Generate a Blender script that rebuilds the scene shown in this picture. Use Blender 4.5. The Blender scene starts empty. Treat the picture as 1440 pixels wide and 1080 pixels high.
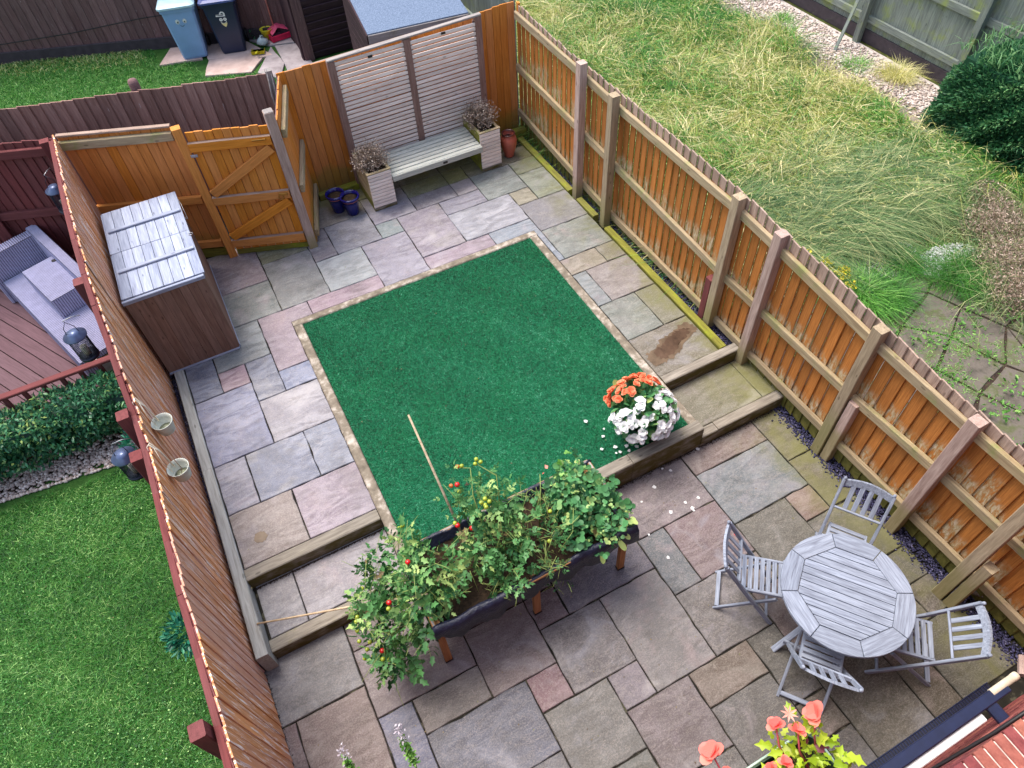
import bpy, math, random
import numpy as np
from mathutils import Vector, Matrix, Euler

random.seed(7)
rng = np.random.default_rng(11)
R = math.radians
scn = bpy.context.scene
COL = scn.collection

# ------------------------------------------------------------------ camera
CAM = (-0.6379, -1.5310, 5.8212)
cam_d = bpy.data.cameras.new('camera')
cam = bpy.data.objects.new('camera', cam_d)
COL.objects.link(cam)
cam.location = CAM
cam.rotation_mode = 'XYZ'
cam.rotation_euler = (0.671859, 0.0432586, -0.482239)
cam_d.sensor_fit = 'HORIZONTAL'
cam_d.sensor_width = 36.0
cam_d.lens = 996.19 / 1440.0 * 36.0
cam_d.clip_start = 0.02
cam_d.clip_end = 400
scn.camera = cam

# ------------------------------------------------------------------ light
world = bpy.data.worlds.new("World")
scn.world = world
world.use_nodes = True
wn = world.node_tree
for n in list(wn.nodes):
    wn.nodes.remove(n)
sky = wn.nodes.new('ShaderNodeTexSky')
sky.sky_type = 'NISHITA'
sky.sun_disc = False
SUN_EL, SUN_AZ = R(66), R(-25)          # azimuth clockwise from +Y
sky.sun_elevation = SUN_EL
sky.sun_rotation = SUN_AZ
sky.air_density = 1.6
sky.dust_density = 4.0
sky.ozone_density = 1.0
bg = wn.nodes.new('ShaderNodeBackground')
bg.inputs[1].default_value = 0.15
wo = wn.nodes.new('ShaderNodeOutputWorld')
wn.links.new(sky.outputs[0], bg.inputs[0])
wn.links.new(bg.outputs[0], wo.inputs[0])
sun_d = bpy.data.lights.new('sun', 'SUN')
sun_d.energy = 1.9
sun_d.angle = R(30)
sun_d.color = (1.0, 0.96, 0.9)
sun = bpy.data.objects.new('sun', sun_d)
COL.objects.link(sun)
sd = Vector((math.sin(SUN_AZ) * math.cos(SUN_EL), math.cos(SUN_AZ) * math.cos(SUN_EL), math.sin(SUN_EL)))
sun.rotation_euler = sd.to_track_quat('Z', 'Y').to_euler()
sun.location = (-6, 8, 12)
scn.view_settings.view_transform = 'Standard'
scn.view_settings.look = 'None'
scn.view_settings.gamma = 1.0
scn.view_settings.use_curve_mapping = False
scn.view_settings.exposure = 0.95

H = 0.284            # upper patio level
HM = 0.142           # tread level
P = 0.285            # paving pitch

# ------------------------------------------------------------------ materials
def C(r, g, b, k=1.0):
    f = lambda v: ((v / 255.0 + 0.055) / 1.055) ** 2.4 if v > 10 else v / 255 / 12.92
    return (f(r) * k, f(g) * k, f(b) * k, 1.0)

class NT:
    def __init__(s, name, rough=0.8, spec=0.3):
        s.m = bpy.data.materials.new(name)
        s.m.use_nodes = True
        s.t = s.m.node_tree
        s.b = s.t.nodes['Principled BSDF']
        s.b.inputs['Roughness'].default_value = rough
        s.b.inputs['Specular IOR Level'].default_value = spec
    def n(s, ty, **kw):
        x = s.t.nodes.new(ty)
        for k, v in kw.items():
            setattr(x, k, v)
        return x
    def put(s, sock, v):
        if isinstance(v, bpy.types.NodeSocket):
            s.t.links.new(v, sock)
        elif v is not None:
            sock.default_value = v
    def math(s, op, a, b=None, clamp=False):
        x = s.n('ShaderNodeMath', operation=op, use_clamp=clamp)
        s.put(x.inputs[0], a)
        if b is not None: s.put(x.inputs[1], b)
        return x.outputs[0]
    def mix(s, f, a, b, bt='MIX'):
        x = s.n('ShaderNodeMix', data_type='RGBA', blend_type=bt)
        s.put(x.inputs[0], f); s.put(x.inputs[6], a); s.put(x.inputs[7], b)
        return x.outputs[2]
    def ramp(s, f, stops):
        x = s.n('ShaderNodeValToRGB')
        e = x.color_ramp.elements
        while len(e) < len(stops): e.new(0.5)
        for i, (p, c) in enumerate(stops):
            e[i].position = p
            e[i].color = c if len(c) == 4 else (*c, 1)
        s.put(x.inputs[0], f)
        return x.outputs[0]
    def bw(s, f, lo, hi):
        x = s.n('ShaderNodeMapRange', clamp=True)
        x.interpolation_type = 'SMOOTHSTEP'
        s.put(x.inputs[0], f); x.inputs[1].default_value = lo; x.inputs[2].default_value = hi
        return x.outputs[0]
    def coord(s, kind='Object', scale=(1, 1, 1), rnd=True):
        tc = s.n('ShaderNodeTexCoord')
        v = s.n('ShaderNodeNewGeometry').outputs['Position'] if kind == 'World' else tc.outputs[kind]
        mp = s.n('ShaderNodeMapping')
        s.t.links.new(v, mp.inputs[0])
        mp.inputs[3].default_value = scale
        if rnd:
            oi = s.n('ShaderNodeObjectInfo')
            cx = s.n('ShaderNodeCombineXYZ')
            for i, k in enumerate((37.0, 71.0, 53.0)):
                s.put(cx.inputs[i], s.math('MULTIPLY', oi.outputs['Random'], k))
            s.t.links.new(cx.outputs[0], mp.inputs[1])
        return mp.outputs[0]
    def pos(s):
        g = s.n('ShaderNodeNewGeometry')
        x = s.n('ShaderNodeSeparateXYZ')
        s.t.links.new(g.outputs['Position'], x.inputs[0])
        return x.outputs
    def noise(s, v, scale, detail=4, rough=0.55, dist=0.0):
        x = s.n('ShaderNodeTexNoise')
        s.put(x.inputs['Vector'], v)
        x.inputs['Scale'].default_value = scale
        x.inputs['Detail'].default_value = detail
        x.inputs['Roughness'].default_value = rough
        x.inputs['Distortion'].default_value = dist
        return x.outputs[0]
    def rnd(s):
        return s.n('ShaderNodeObjectInfo').outputs['Random']
    def ocol(s):
        return s.n('ShaderNodeObjectInfo').outputs['Color']
    def attr(s, name='v'):
        return s.n('ShaderNodeAttribute', attribute_name=name).outputs['Fac']
    def color(s, c): s.put(s.b.inputs['Base Color'], c)
    def rough(s, c): s.put(s.b.inputs['Roughness'], c)
    def bump(s, h, strength=0.5, dist=0.004):
        x = s.n('ShaderNodeBump')
        x.inputs['Strength'].default_value = strength
        x.inputs['Distance'].default_value = dist
        s.put(x.inputs['Height'], h)
        s.t.links.new(x.outputs[0], s.b.inputs['Normal'])

M = {}
def plain(name, c, rough=0.6, spec=0.4, var=0.25, scale=12, metal=0):
    t = NT(name, rough, spec)
    n = t.noise(t.coord(rnd=True), scale, 5)
    d = tuple(x * (1 - var) for x in c[:3]) + (1,)
    u = tuple(min(1, x * (1 + var)) for x in c[:3]) + (1,)
    t.color(t.ramp(n, [(0.3, d), (0.7, u)]))
    t.b.inputs['Metallic'].default_value = metal
    t.bump(n, 0.15, 0.003)
    M[name] = t.m
    return t.m

def wood(name, c1, c2, c3=None, pscale=(3.0, 22, 22), bleach=None, side=None, algae=None, algae_amt=0.0, rough=0.85, varr=0.35, knots=True, peel=None, peel_amt=0.0, gs=1.0, zfade=None):
    """grain runs along the local X axis of each board"""
    t = NT(name, rough, 0.2)
    v = t.coord(scale=(1.2 * gs, 14 * gs, 14 * gs))
    g1 = t.noise(v, 3.0, 6, 0.6, 0.6)
    v2 = t.coord(scale=(2.0, 60, 60))
    g2 = t.noise(v2, 3.0, 4, 0.6, 0.2)
    g = t.math('ADD', t.math('MULTIPLY', g1, 0.65), t.math('MULTIPLY', g2, 0.35))
    col = t.ramp(g, [(0.32, c1), (0.62, c2)] + ([(0.78, c3)] if c3 else []))
    # board to board
    r = t.rnd()
    hsv = t.n('ShaderNodeHueSaturation')
    t.put(hsv.inputs['Color'], col)
    t.put(hsv.inputs['Value'], t.math('ADD', t.math('MULTIPLY', r, varr), 1 - varr * 0.5))
    t.put(hsv.inputs['Saturation'], t.math('ADD', t.math('MULTIPLY', t.math('FRACT', t.math('MULTIPLY', r, 7.3)), 0.10), 0.93))
    col = hsv.outputs[0]
    if knots:
        kn = t.n('ShaderNodeTexVoronoi')
        t.put(kn.inputs['Vector'], t.coord(scale=(3.2, 9, 9)))
        kn.inputs['Scale'].default_value = 1.3
        k = t.bw(kn.outputs['Distance'], 0.13, 0.07)
        col = t.mix(t.math('MULTIPLY', k, 0.55), col, tuple(x * 0.35 for x in c1[:3]) + (1,))
    if peel:
        pn = t.noise(t.coord(scale=pscale), 2.6, 7, 0.7, 0.8)
        pm = t.bw(pn, 0.66 - peel_amt, 0.74 - peel_amt)
        col = t.mix(pm, col, peel)
    if bleach:
        bn = t.noise(t.coord('World', (1, .8, .35), False), 1.7, 4, 0.6, 0.5)
        col = t.mix(t.math('MULTIPLY', t.bw(bn, 0.42, 0.62), 0.65), col, bleach)
    if algae:
        an = t.noise(t.coord('World', (1, 1, 1), False), 3.5, 6, 0.65, 0.3)
        am = t.bw(an, 0.62 - algae_amt, 0.86 - algae_amt)
        if zfade:
            am = t.math('MAXIMUM', t.math('MULTIPLY', am, 0.6), t.math('MULTIPLY', t.bw(t.math('ADD', t.pos()[2], t.math('MULTIPLY', an, -0.5)), zfade[1], zfade[0]), 0.55))
        col = t.mix(am, col, algae)
    if side:
        ge = t.n('ShaderNodeNewGeometry'); sx = t.n('ShaderNodeSeparateXYZ'); t.t.links.new(ge.outputs['Normal'], sx.inputs[0])
        sn = t.noise(t.coord('World', (1, 1, 2), False), 6, 5, 0.65)
        col = t.mix(t.math('MULTIPLY', t.bw(t.math('ABSOLUTE', sx.outputs[2]), 0.6, 0.2), t.bw(sn, 0.25, 0.6)), col, side)
    t.color(col)
    t.bump(g, 0.5, 0.003)
    M[name] = t.m
    return t.m

# orange painted featherboard with flaking above the rails (obj colour carries rail heights)
def fence_paint():
    t = NT('orange_fence_paint', 0.75, 0.25)
    g = t.noise(t.coord(scale=(1.5, 40, 40)), 3.0, 5, 0.6, 0.3)
    col = t.ramp(g, [(0.3, C(152, 92, 42)), (0.7, C(196, 126, 62))])
    hsv = t.n('ShaderNodeHueSaturation')
    t.put(hsv.inputs['Color'], col)
    t.put(hsv.inputs['Value'], t.math('ADD', t.math('MULTIPLY', t.rnd(), 0.35), 0.8))
    sep = t.n('ShaderNodeSeparateColor')
    t.put(sep.inputs[0], t.ocol())
    z = t.pos()[2]
    wn_ = t.noise(t.coord(scale=(1, 1, 1)), 9.0, 6, 0.7, 0.8)
    wl = t.noise(t.coord(scale=(5, 16, 16)), 2.0, 6, 0.7, 0.5)
    rb = t.math('FRACT', t.math('MULTIPLY', t.rnd(), 13.7))
    def above(rail):
        d = t.math('SUBTRACT', z, t.math('MULTIPLY', rail, 2.0))
        h = t.math('MULTIPLY', t.math('ADD', t.math('MULTIPLY', wn_, 0.55), t.math('MULTIPLY', t.math('POWER', rb, 4.0), 1.0)), 0.24)
        inn = t.bw(t.math('SUBTRACT', d, h), 0.06, -0.10)
        return t.math('MULTIPLY', inn, t.bw(d, -0.03, 0.0))
    a = t.math('MAXIMUM', above(sep.outputs[0]), above(sep.outputs[1]))
    a = t.math('MULTIPLY', a, t.bw(t.math('ADD', wl, t.math('MULTIPLY', wn_, .4)), 0.55, 0.80))
    flake = t.ramp(wl, [(0.35, C(120, 116, 62)), (0.55, C(182, 172, 140)), (0.7, C(214, 196, 180))])
    col = t.mix(t.math('MULTIPLY', a, 0.85), hsv.outputs[0], flake)
    # stray scratches
    sc = t.bw(t.noise(t.coord(scale=(2.0, 45, 45)), 2.2, 7, 0.75, 0.5), 0.66, 0.72)
    col = t.mix(t.math('MULTIPLY', sc, 0.7), col, C(200, 170, 140))
    # bare green foot below the bottom rail
    foot = t.bw(t.math('SUBTRACT', z, t.math('MULTIPLY', sep.outputs[1], 2.0)), 0.0, -0.03)
    footc = t.ramp(wn_, [(0.3, C(72, 72, 30)), (0.7, C(128, 122, 62))])
    col = t.mix(foot, col, footc)
    t.color(col)
    t.bump(t.math('ADD', g, t.math('MULTIPLY', a, -0.6)), 0.5, 0.003)
    M['orange_fence_paint'] = t.m
fence_paint()

wood('orange_board', C(178, 108, 46), C(214, 138, 66), C(220, 148, 80), peel=C(200, 168, 144), peel_amt=-0.03, varr=0.12, knots=False, algae=C(128, 124, 56), algae_amt=-0.2, zfade=(0.22, 0.42))
wood('orange_gate', C(184, 112, 42), C(220, 144, 62), C(226, 154, 76), peel=C(200, 164, 144), peel_amt=-0.05, varr=0.12, knots=False)
wood('left_fence_wood', C(176, 112, 68), C(224, 156, 102), C(234, 186, 150), peel=C(240, 226, 220), peel_amt=0.14, varr=0.3, knots=False, gs=0.6, pscale=(0.9, 16, 16), bleach=C(196, 150, 136))
wood('rail_wood', C(128, 108, 84), C(176, 158, 126), C(200, 184, 156), algae=C(134, 140, 84), algae_amt=0.12, varr=0.2)
wood('post_grey', C(148, 120, 110), C(198, 172, 160), C(216, 194, 184), algae=C(128, 128, 62), algae_amt=-0.02, varr=0.25, zfade=(0.05, 0.3))
wood('post_green', C(132, 114, 90), C(180, 160, 132), C(196, 178, 152), algae=C(130, 130, 76), algae_amt=0.04, varr=0.2, zfade=(0.1, 0.5))
wood('weathered_tips', C(122, 100, 88), C(178, 154, 140), C(192, 170, 156), algae=C(122, 118, 76), algae_amt=0.02, varr=0.35)
wood('sleeper', C(100, 92, 82), C(150, 142, 130), C(178, 168, 156), algae=C(116, 110, 66), algae_amt=0.05, varr=0.15, side=C(86, 78, 40))
wood('sleeper_green', C(92, 88, 40), C(136, 134, 58), C(160, 152, 84), algae=C(140, 150, 40), algae_amt=0.12, varr=0.2)
wood('grey_sleeper', C(130, 128, 122), C(176, 176, 172), C(198, 198, 194), algae=C(132, 128, 96), algae_amt=0.0, varr=0.15)
wood('teak_silver', C(96, 100, 114), C(150, 158, 174), C(182, 190, 208), varr=0.22, knots=False, gs=1.4)
wood('bin_lid_wood', C(122, 128, 150), C(172, 180, 200), C(198, 204, 218), varr=0.35)
wood('bin_brown', C(98, 74, 64), C(138, 108, 94), C(160, 130, 116), peel=C(160, 128, 116), peel_amt=-0.05, varr=0.2, gs=0.8)
wood('red_stain', C(94, 50, 50), C(122, 66, 66), varr=0.12, knots=False)
wood('dark_stain', C(90, 64, 64), C(126, 96, 96), C(156, 130, 130), peel=C(178, 160, 160), peel_amt=0.04, varr=0.4, knots=False)
wood('alley_wood', C(116, 84, 76), C(156, 122, 112), C(184, 158, 148), peel=C(196, 184, 182), peel_amt=0.03, varr=0.45, knots=False, pscale=(1.2, 18, 18))
wood('dark_lap', C(44, 30, 36), C(72, 52, 58), varr=0.2, knots=False)
wood('slat_wood', C(206, 186, 174), C(242, 228, 218), C(246, 236, 228), peel=C(120, 92, 80), peel_amt=-0.09, varr=0.22)
wood('bench_wood', C(150, 150, 140), C(196, 196, 186), C(206, 206, 196), algae=C(140, 146, 74), algae_amt=-0.02, varr=0.2)
wood('trellis_post', C(112, 84, 76), C(156, 126, 116), C(170, 142, 132), varr=0.2)
wood('planter_wood', C(138, 96, 58), C(176, 128, 82), varr=0.15)
wood('far_fence_wood', C(92, 98, 98), C(140, 148, 140), C(150, 156, 146), algae=C(136, 148, 90), algae_amt=0.12, varr=0.3)
wood('deck_board', C(88, 66, 70), C(108, 82, 88), varr=0.12, knots=False)
wood('cane', C(150, 128, 100), C(204, 184, 156), varr=0.2, knots=False)
wood('shed_fascia', C(120, 112, 110), C(166, 158, 154), algae=C(120, 110, 90), algae_amt=0.05)

def slab_mat():
    t = NT('sandstone', 0.62, 0.35)
    v = t.coord(scale=(1, 1, 1))
    wob = t.noise(v, 1.8, 3, 0.5, 1.2)
    band = t.noise(t.coord(scale=(1.0, 3.2, 1)), 2.4, 7, 0.62, 1.6)
    grain = t.noise(v, 90, 4, 0.7)
    fine = t.noise(v, 16, 6, 0.65, 0.4)
    base = t.ocol()
    hs = t.n('ShaderNodeHueSaturation'); t.put(hs.inputs['Color'], base)
    hs.inputs['Value'].default_value = 0.70; hs.inputs['Saturation'].default_value = 1.15
    hs2 = t.n('ShaderNodeHueSaturation'); t.put(hs2.inputs['Color'], base)
    hs2.inputs['Value'].default_value = 1.32; hs2.inputs['Saturation'].default_value = 0.75
    c = t.mix(t.bw(band, 0.35, 0.62), hs.outputs[0], hs2.outputs[0])
    c = t.mix(t.bw(wob, 0.4, 0.7), c, base)
    # ochre / grey-green drift
    tint = t.ramp(t.math('FRACT', t.math('MULTIPLY', t.rnd(), 5.1)), [(0.0, C(140, 134, 122)), (0.5, C(146, 148, 162)), (1.0, C(158, 132, 132))])
    c = t.mix(t.math('MULTIPLY', t.bw(t.noise(v, 3.1, 5, 0.6, 0.9), 0.5, 0.72), 0.4), c, tint)
    # thin bedding veins
    vein = t.noise(t.coord(scale=(1, 2.4, 1)), 3.0, 8, 0.7, 2.6)
    vm = t.math('MULTIPLY', t.bw(t.math('ABSOLUTE', t.math('SUBTRACT', vein, 0.5)), 0.012, 0.0), 0.35)
    c = t.mix(vm, c, C(196, 182, 170))
    c = t.mix(t.math('MULTIPLY', t.bw(fine, 0.35, 0.75), 0.24), c, C(90, 84, 76))
    c = t.mix(t.math('MULTIPLY', t.bw(grain, 0.4, 0.7), 0.16), c, C(214, 206, 200))
    # moss near the back and right fences
    p = t.pos()
    wm = t.noise(t.coord('World', (1, 1, 1), False), 2.6, 6, 0.66, 0.4)
    ex = t.bw(t.math('ADD', p[0], t.math('MULTIPLY', wm, 0.9)), 3.15, 3.95)
    ey = t.bw(t.math('ADD', p[1], t.math('MULTIPLY', wm, 0.9)), 6.2, 6.9)
    mm = t.math('MULTIPLY', t.math('MAXIMUM', ex, ey), t.bw(wm, 0.3, 0.6))
    c = t.mix(t.math('MULTIPLY', mm, 0.7), c, C(112, 112, 58))
    # darker olive mottling on the lower terrace, stronger towards the house
    gr = t.math('MULTIPLY', t.bw(p[1], 1.2, -1.4), t.bw(wm, 0.25, 0.6))
    c = t.mix(t.math('MULTIPLY', gr, 0.38), c, C(66, 62, 50))
    ws = t.noise(t.coord('World', (1, 1, 1), False), 1.3, 7, 0.62, 0.8)
    c = t.mix(t.math('MULTIPLY', t.bw(ws, 0.5, 0.68), 0.30), c, C(70, 68, 66))
    c = t.mix(t.math('MULTIPLY', t.bw(ws, 0.42, 0.30), 0.22), c, C(196, 190, 186))
    st = t.bw(t.noise(v, 55, 2, 0.5), 0.74, 0.8)
    c = t.mix(t.math('MULTIPLY', st, 0.6), c, C(40, 38, 34))
    t.color(c)
    t.rough(t.math('ADD', t.math('MULTIPLY', fine, 0.35), 0.42))
    t.bump(t.math('ADD', t.math('MULTIPLY', band, 1.0), t.math('MULTIPLY', fine, 0.35)), 0.55, 0.006)
    M['sandstone'] = t.m
slab_mat()

def mottled(name, stops, scale=6, rough=0.9, bump=0.5, bd=0.01, detail=8, coord='World', sc=(1, 1, 1), dist=0.2, spec=0.2):
    t = NT(name, rough, spec)
    n = t.noise(t.coord(coord, sc, False), scale, detail, 0.65, dist)
    t.color(t.ramp(n, stops))
    t.bump(n, bump, bd)
    M[name] = t.m
mottled('joint_dirt', [(0.3, C(22, 21, 18)), (0.55, C(38, 36, 30)), (0.62, C(78, 74, 62)), (0.72, C(50, 60, 28))], 7)
mottled('soil', [(0.3, C(38, 30, 26)), (0.7, C(76, 62, 52))], 20, bump=0.9, bd=0.02)
mottled('lawn_soil', [(0.3, C(38, 72, 26)), (0.7, C(64, 104, 44))], 8, bump=0.6, bd=0.02)
mottled('meadow_soil', [(0.3, C(50, 56, 26)), (0.5, C(74, 80, 38)), (0.7, C(104, 98, 60))], 3, bump=0.8, bd=0.03)
mottled('path_dirt', [(0.3, C(110, 98, 90)), (0.7, C(158, 142, 132))], 7, bump=0.6)
mottled('concrete_edge', [(0.25, C(88, 80, 70)), (0.5, C(130, 120, 106)), (0.62, C(176, 166, 154)), (0.78, C(212, 204, 196))], 9, bump=0.8, bd=0.006)
mottled('garden_slab', [(0.3, C(168, 144, 136)), (0.7, C(206, 182, 174))], 5, bump=0.3)
mottled('garden_slab_grey', [(0.3, C(134, 124, 126)), (0.7, C(176, 166, 168))], 5, bump=0.3)
mottled('grey_paving', [(0.3, C(70, 66, 58)), (0.5, C(106, 98, 90)), (0.6, C(86, 90, 60)), (0.75, C(118, 110, 102))], 4, bump=0.9)
mottled('roof_felt', [(0.35, C(86, 100, 122)), (0.65, C(118, 132, 154))], 60, bump=0.6, bd=0.003)
mottled('black_liner', [(0.3, C(16, 18, 34)), (0.7, C(30, 34, 58))], 14, rough=0.35, bump=0.9, bd=0.02, spec=0.5)
mottled('bark_soil', [(0.3, C(34, 26, 20)), (0.7, C(70, 54, 40))], 40, bump=0.9, bd=0.01)
mottled('white_stones', [(0.3, C(150, 138, 130)), (0.7, C(222, 212, 206))], 30, bump=0.3)
mottled('damp_stone', [(0.3, C(58, 44, 34)), (0.6, C(92, 72, 58)), (0.8, C(108, 90, 74))], 6, rough=0.35, bump=0.3, bd=0.003)
mottled('damp_edge', [(0.3, C(84, 70, 56)), (0.6, C(112, 94, 76)), (0.8, C(128, 112, 92))], 9, rough=0.4, bump=0.3, bd=0.003)
mottled('moss', [(0.3, C(70, 84, 20)), (0.55, C(124, 134, 36)), (0.75, C(162, 164, 62))], 22, bump=0.9, bd=0.01)

def turf_mat():
    t = NT('turf_base', 0.8, 0.2)
    n1 = t.noise(t.coord('World', (1, 1, 1), False), 2.0, 3)
    n2 = t.noise(t.coord('World', (1, 1, 1), False), 160, 3, 0.7)
    c = t.mix(t.bw(n2, 0.35, 0.65), C(6, 68, 42), C(28, 118, 80))
    c = t.mix(t.math('MULTIPLY', t.bw(n1, 0.4, 0.7), 0.3), c, C(16, 104, 58))
    t.color(c)
    t.bump(n2, 0.8, 0.01)
    M['turf_base'] = t.m
turf_mat()

def leafmat(name, c1, c2, c3=None, rough=0.5, trans=0.25, spec=0.4):
    t = NT(name, rough, spec)
    a = t.attr('v')
    st = [(0.0, c1), (0.6, c2)] + ([(1.0, c3)] if c3 else [])
    t.color(t.ramp(a, st))
    if trans:
        tr = t.n('ShaderNodeBsdfTranslucent')
        t.put(tr.inputs[0], t.ramp(a, [(0, tuple(min(1, x * 1.5) for x in c1[:3]) + (1,)), (1, tuple(min(1, x * 1.4) for x in c2[:3]) + (1,))]))
        mx = t.n('ShaderNodeMixShader')
        mx.inputs[0].default_value = trans
        o = t.t.nodes['Material Output']
        t.t.links.new(t.b.outputs[0], mx.inputs[1])
        t.t.links.new(tr.outputs[0], mx.inputs[2])
        t.t.links.new(mx.outputs[0], o.inputs[0])
    M[name] = t.m
leafmat('tomato_leaf', C(32, 78, 40), C(94, 150, 86), C(178, 200, 118))
leafmat('strawberry_leaf', C(32, 82, 48), C(94, 156, 96), C(184, 200, 120))
leafmat('dry_leaf', C(84, 64, 48), C(132, 116, 78), C(120, 134, 70))
leafmat('hedge_leaf', C(22, 66, 48), C(76, 138, 98), C(176, 196, 110), rough=0.28)
leafmat('topiary_leaf', C(8, 56, 48), C(30, 116, 92), C(90, 170, 130), rough=0.4)
leafmat('yew_leaf', C(22, 66, 44), C(62, 118, 74), C(140, 184, 120))
leafmat('lawn_blade', C(12, 68, 20), C(60, 134, 46), C(164, 204, 120), trans=0.22)
leafmat('turf_blade', C(4, 60, 34), C(26, 116, 76), C(92, 172, 136), trans=0.05)
leafmat('meadow_blade', C(66, 98, 28), C(172, 176, 88), C(246, 232, 182), trans=0.25)
leafmat('meadow_green', C(36, 96, 28), C(104, 168, 66), C(176, 214, 120), trans=0.25)
leafmat('meadow_teal', C(50, 92, 56), C(130, 158, 98), C(224, 218, 160), trans=0.3)
leafmat('heather', C(96, 84, 66), C(166, 142, 124), C(226, 204, 188), trans=0.1)
leafmat('yellow_flower', C(150, 140, 20), C(222, 208, 50), C(236, 220, 90))
leafmat('weed_leaf', C(54, 110, 36), C(112, 168, 70), C(150, 190, 100))
leafmat('coleus_leaf', C(120, 150, 24), C(176, 200, 50), C(206, 214, 90), rough=0.4)
leafmat('dried_flower', C(96, 80, 76), C(160, 142, 132), C(220, 208, 190), trans=0.1)
leafmat('white_petal', C(220, 218, 218), C(245, 244, 244), trans=0.2)
leafmat('orange_petal', C(226, 104, 66), C(246, 150, 110), C(252, 190, 150), trans=0.3)
leafmat('pink_petal', C(232, 92, 90), C(250, 138, 124), C(252, 180, 160), trans=0.25)
leafmat('lavender_bloom', C(168, 156, 168), C(210, 202, 210), trans=0.2)
leafmat('pebble', C(150, 128, 118), C(206, 186, 176), C(236, 222, 214), rough=0.8, trans=0)
leafmat('slate_chip', C(34, 34, 56), C(66, 64, 100), C(128, 124, 150), rough=0.6, trans=0)
leafmat('gravel', C(150, 130, 120), C(196, 178, 168), C(226, 214, 208), rough=0.8, trans=0)
leafmat('white_gravel', C(170, 166, 164), C(224, 222, 222), C(240, 240, 242), rough=0.8, trans=0)
leafmat('ivy_leaf', C(40, 96, 70), C(84, 140, 106), C(120, 170, 130))
plain('stem_green', C(134, 150, 82)); plain('stem_brown', C(104, 80, 60)); plain('stem_pink', C(200, 90, 100))
plain('stem_grey', C(128, 112, 104))
plain('tomato_red', C(196, 20, 24), 0.25, 0.5, 0.1); plain('tomato_green', C(150, 164, 50), 0.3, 0.5, 0.2); plain('tomato_orange', C(214, 110, 50), 0.3, 0.5, 0.1)
plain('blue_glaze', C(18, 20, 96), 0.18, 0.6, 0.25); plain('terracotta', C(176, 92, 76), 0.35, 0.5, 0.12); plain('terracotta_rim', C(70, 30, 30), 0.3, 0.5)
plain('rope', C(212, 202, 184), 0.9); plain('white_pot', C(188, 192, 184), 0.5, 0.4, 0.12); plain('pot_inside', C(158, 162, 138), 0.7)
plain('dark_pot', C(22, 50, 40), 0.35, 0.5); plain('trough_green', C(52, 76, 58), 0.45, 0.5); plain('trough_rim', C(168, 190, 172), 0.4, 0.5)
plain('lantern_metal', C(34, 36, 54), 0.35, 0.6, 0.2, metal=0.4); plain('lantern_lid', C(84, 96, 130), 0.3, 0.6, 0.2, metal=0.3); plain('candle', C(206, 196, 176), 0.6)
plain('bin_blue', C(136, 168, 214), 0.45, 0.5, 0.07, 5); plain('bin_lid_blue', C(176, 206, 220), 0.45, 0.5, 0.12, 8); plain('bin_navy', C(28, 38, 68), 0.4, 0.5, 0.1, 5); plain('bin_lid_navy', C(72, 84, 140), 0.4, 0.5, 0.25, 9)
plain('sticker_white', C(236, 236, 236), 0.5); plain('sticker_dark', C(26, 28, 36), 0.5); plain('sticker_cream', C(236, 214, 150), 0.5)
plain('yellow_plastic', C(226, 214, 50), 0.5); plain('pink_plastic', C(224, 84, 120), 0.5); plain('red_plastic', C(206, 30, 76), 0.5); plain('pale_bag', C(190, 204, 206), 0.4)
plain('broom_handle', C(204, 130, 120), 0.5)
plain('brass', C(176, 128, 60), 0.35, 0.6, 0.2, metal=0.8); plain('steel', C(150, 150, 154), 0.35, 0.6, 0.2, metal=0.8)
plain('navy_metal', C(26, 34, 62), 0.3, 0.6, 0.2, 20); plain('white_plastic', C(230, 232, 234), 0.4, 0.5, 0.04); plain('cream_plastic', C(214, 200, 176), 0.5)
plain('black_rubber', C(28, 24, 26), 0.5); plain('drain_black', C(24, 26, 40), 0.5); plain('mortar', C(206, 186, 178), 0.9)
plain('wicker_plain', C(150, 148, 176), 0.6, 0.3, 0.1); plain('wicker_strip', C(164, 162, 190), 0.6, 0.3, 0.1); plain('wicker_gap', C(66, 58, 70), 0.8)
plain('plaque', C(40, 34, 30), 0.4); plain('blue_toy', C(40, 60, 190), 0.5); plain('red_leaf', C(150, 60, 66), 0.5); leafmat('plum_leaf', C(70, 24, 40), C(120, 50, 66))
plain('grey_tub', C(84, 92, 104), 0.6); plain('dark_slate', C(64, 56, 62), 0.8)
def brick_mat():
    t = NT('red_brick', 0.85, 0.2)
    v = t.coord()
    n = t.noise(v, 20, 6, 0.65)
    c = t.ramp(n, [(0.3, C(120, 62, 60)), (0.7, C(160, 92, 86))])
    hs = t.n('ShaderNodeHueSaturation'); t.put(hs.inputs['Color'], c)
    t.put(hs.inputs['Value'], t.math('ADD', t.math('MULTIPLY', t.rnd(), 0.5), 0.75))
    t.put(hs.inputs['Hue'], t.math('ADD', t.math('MULTIPLY', t.rnd(), 0.03), 0.485))
    t.color(hs.outputs[0]); t.bump(n, 0.6, 0.004)
    M['red_brick'] = t.m
brick_mat()

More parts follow.
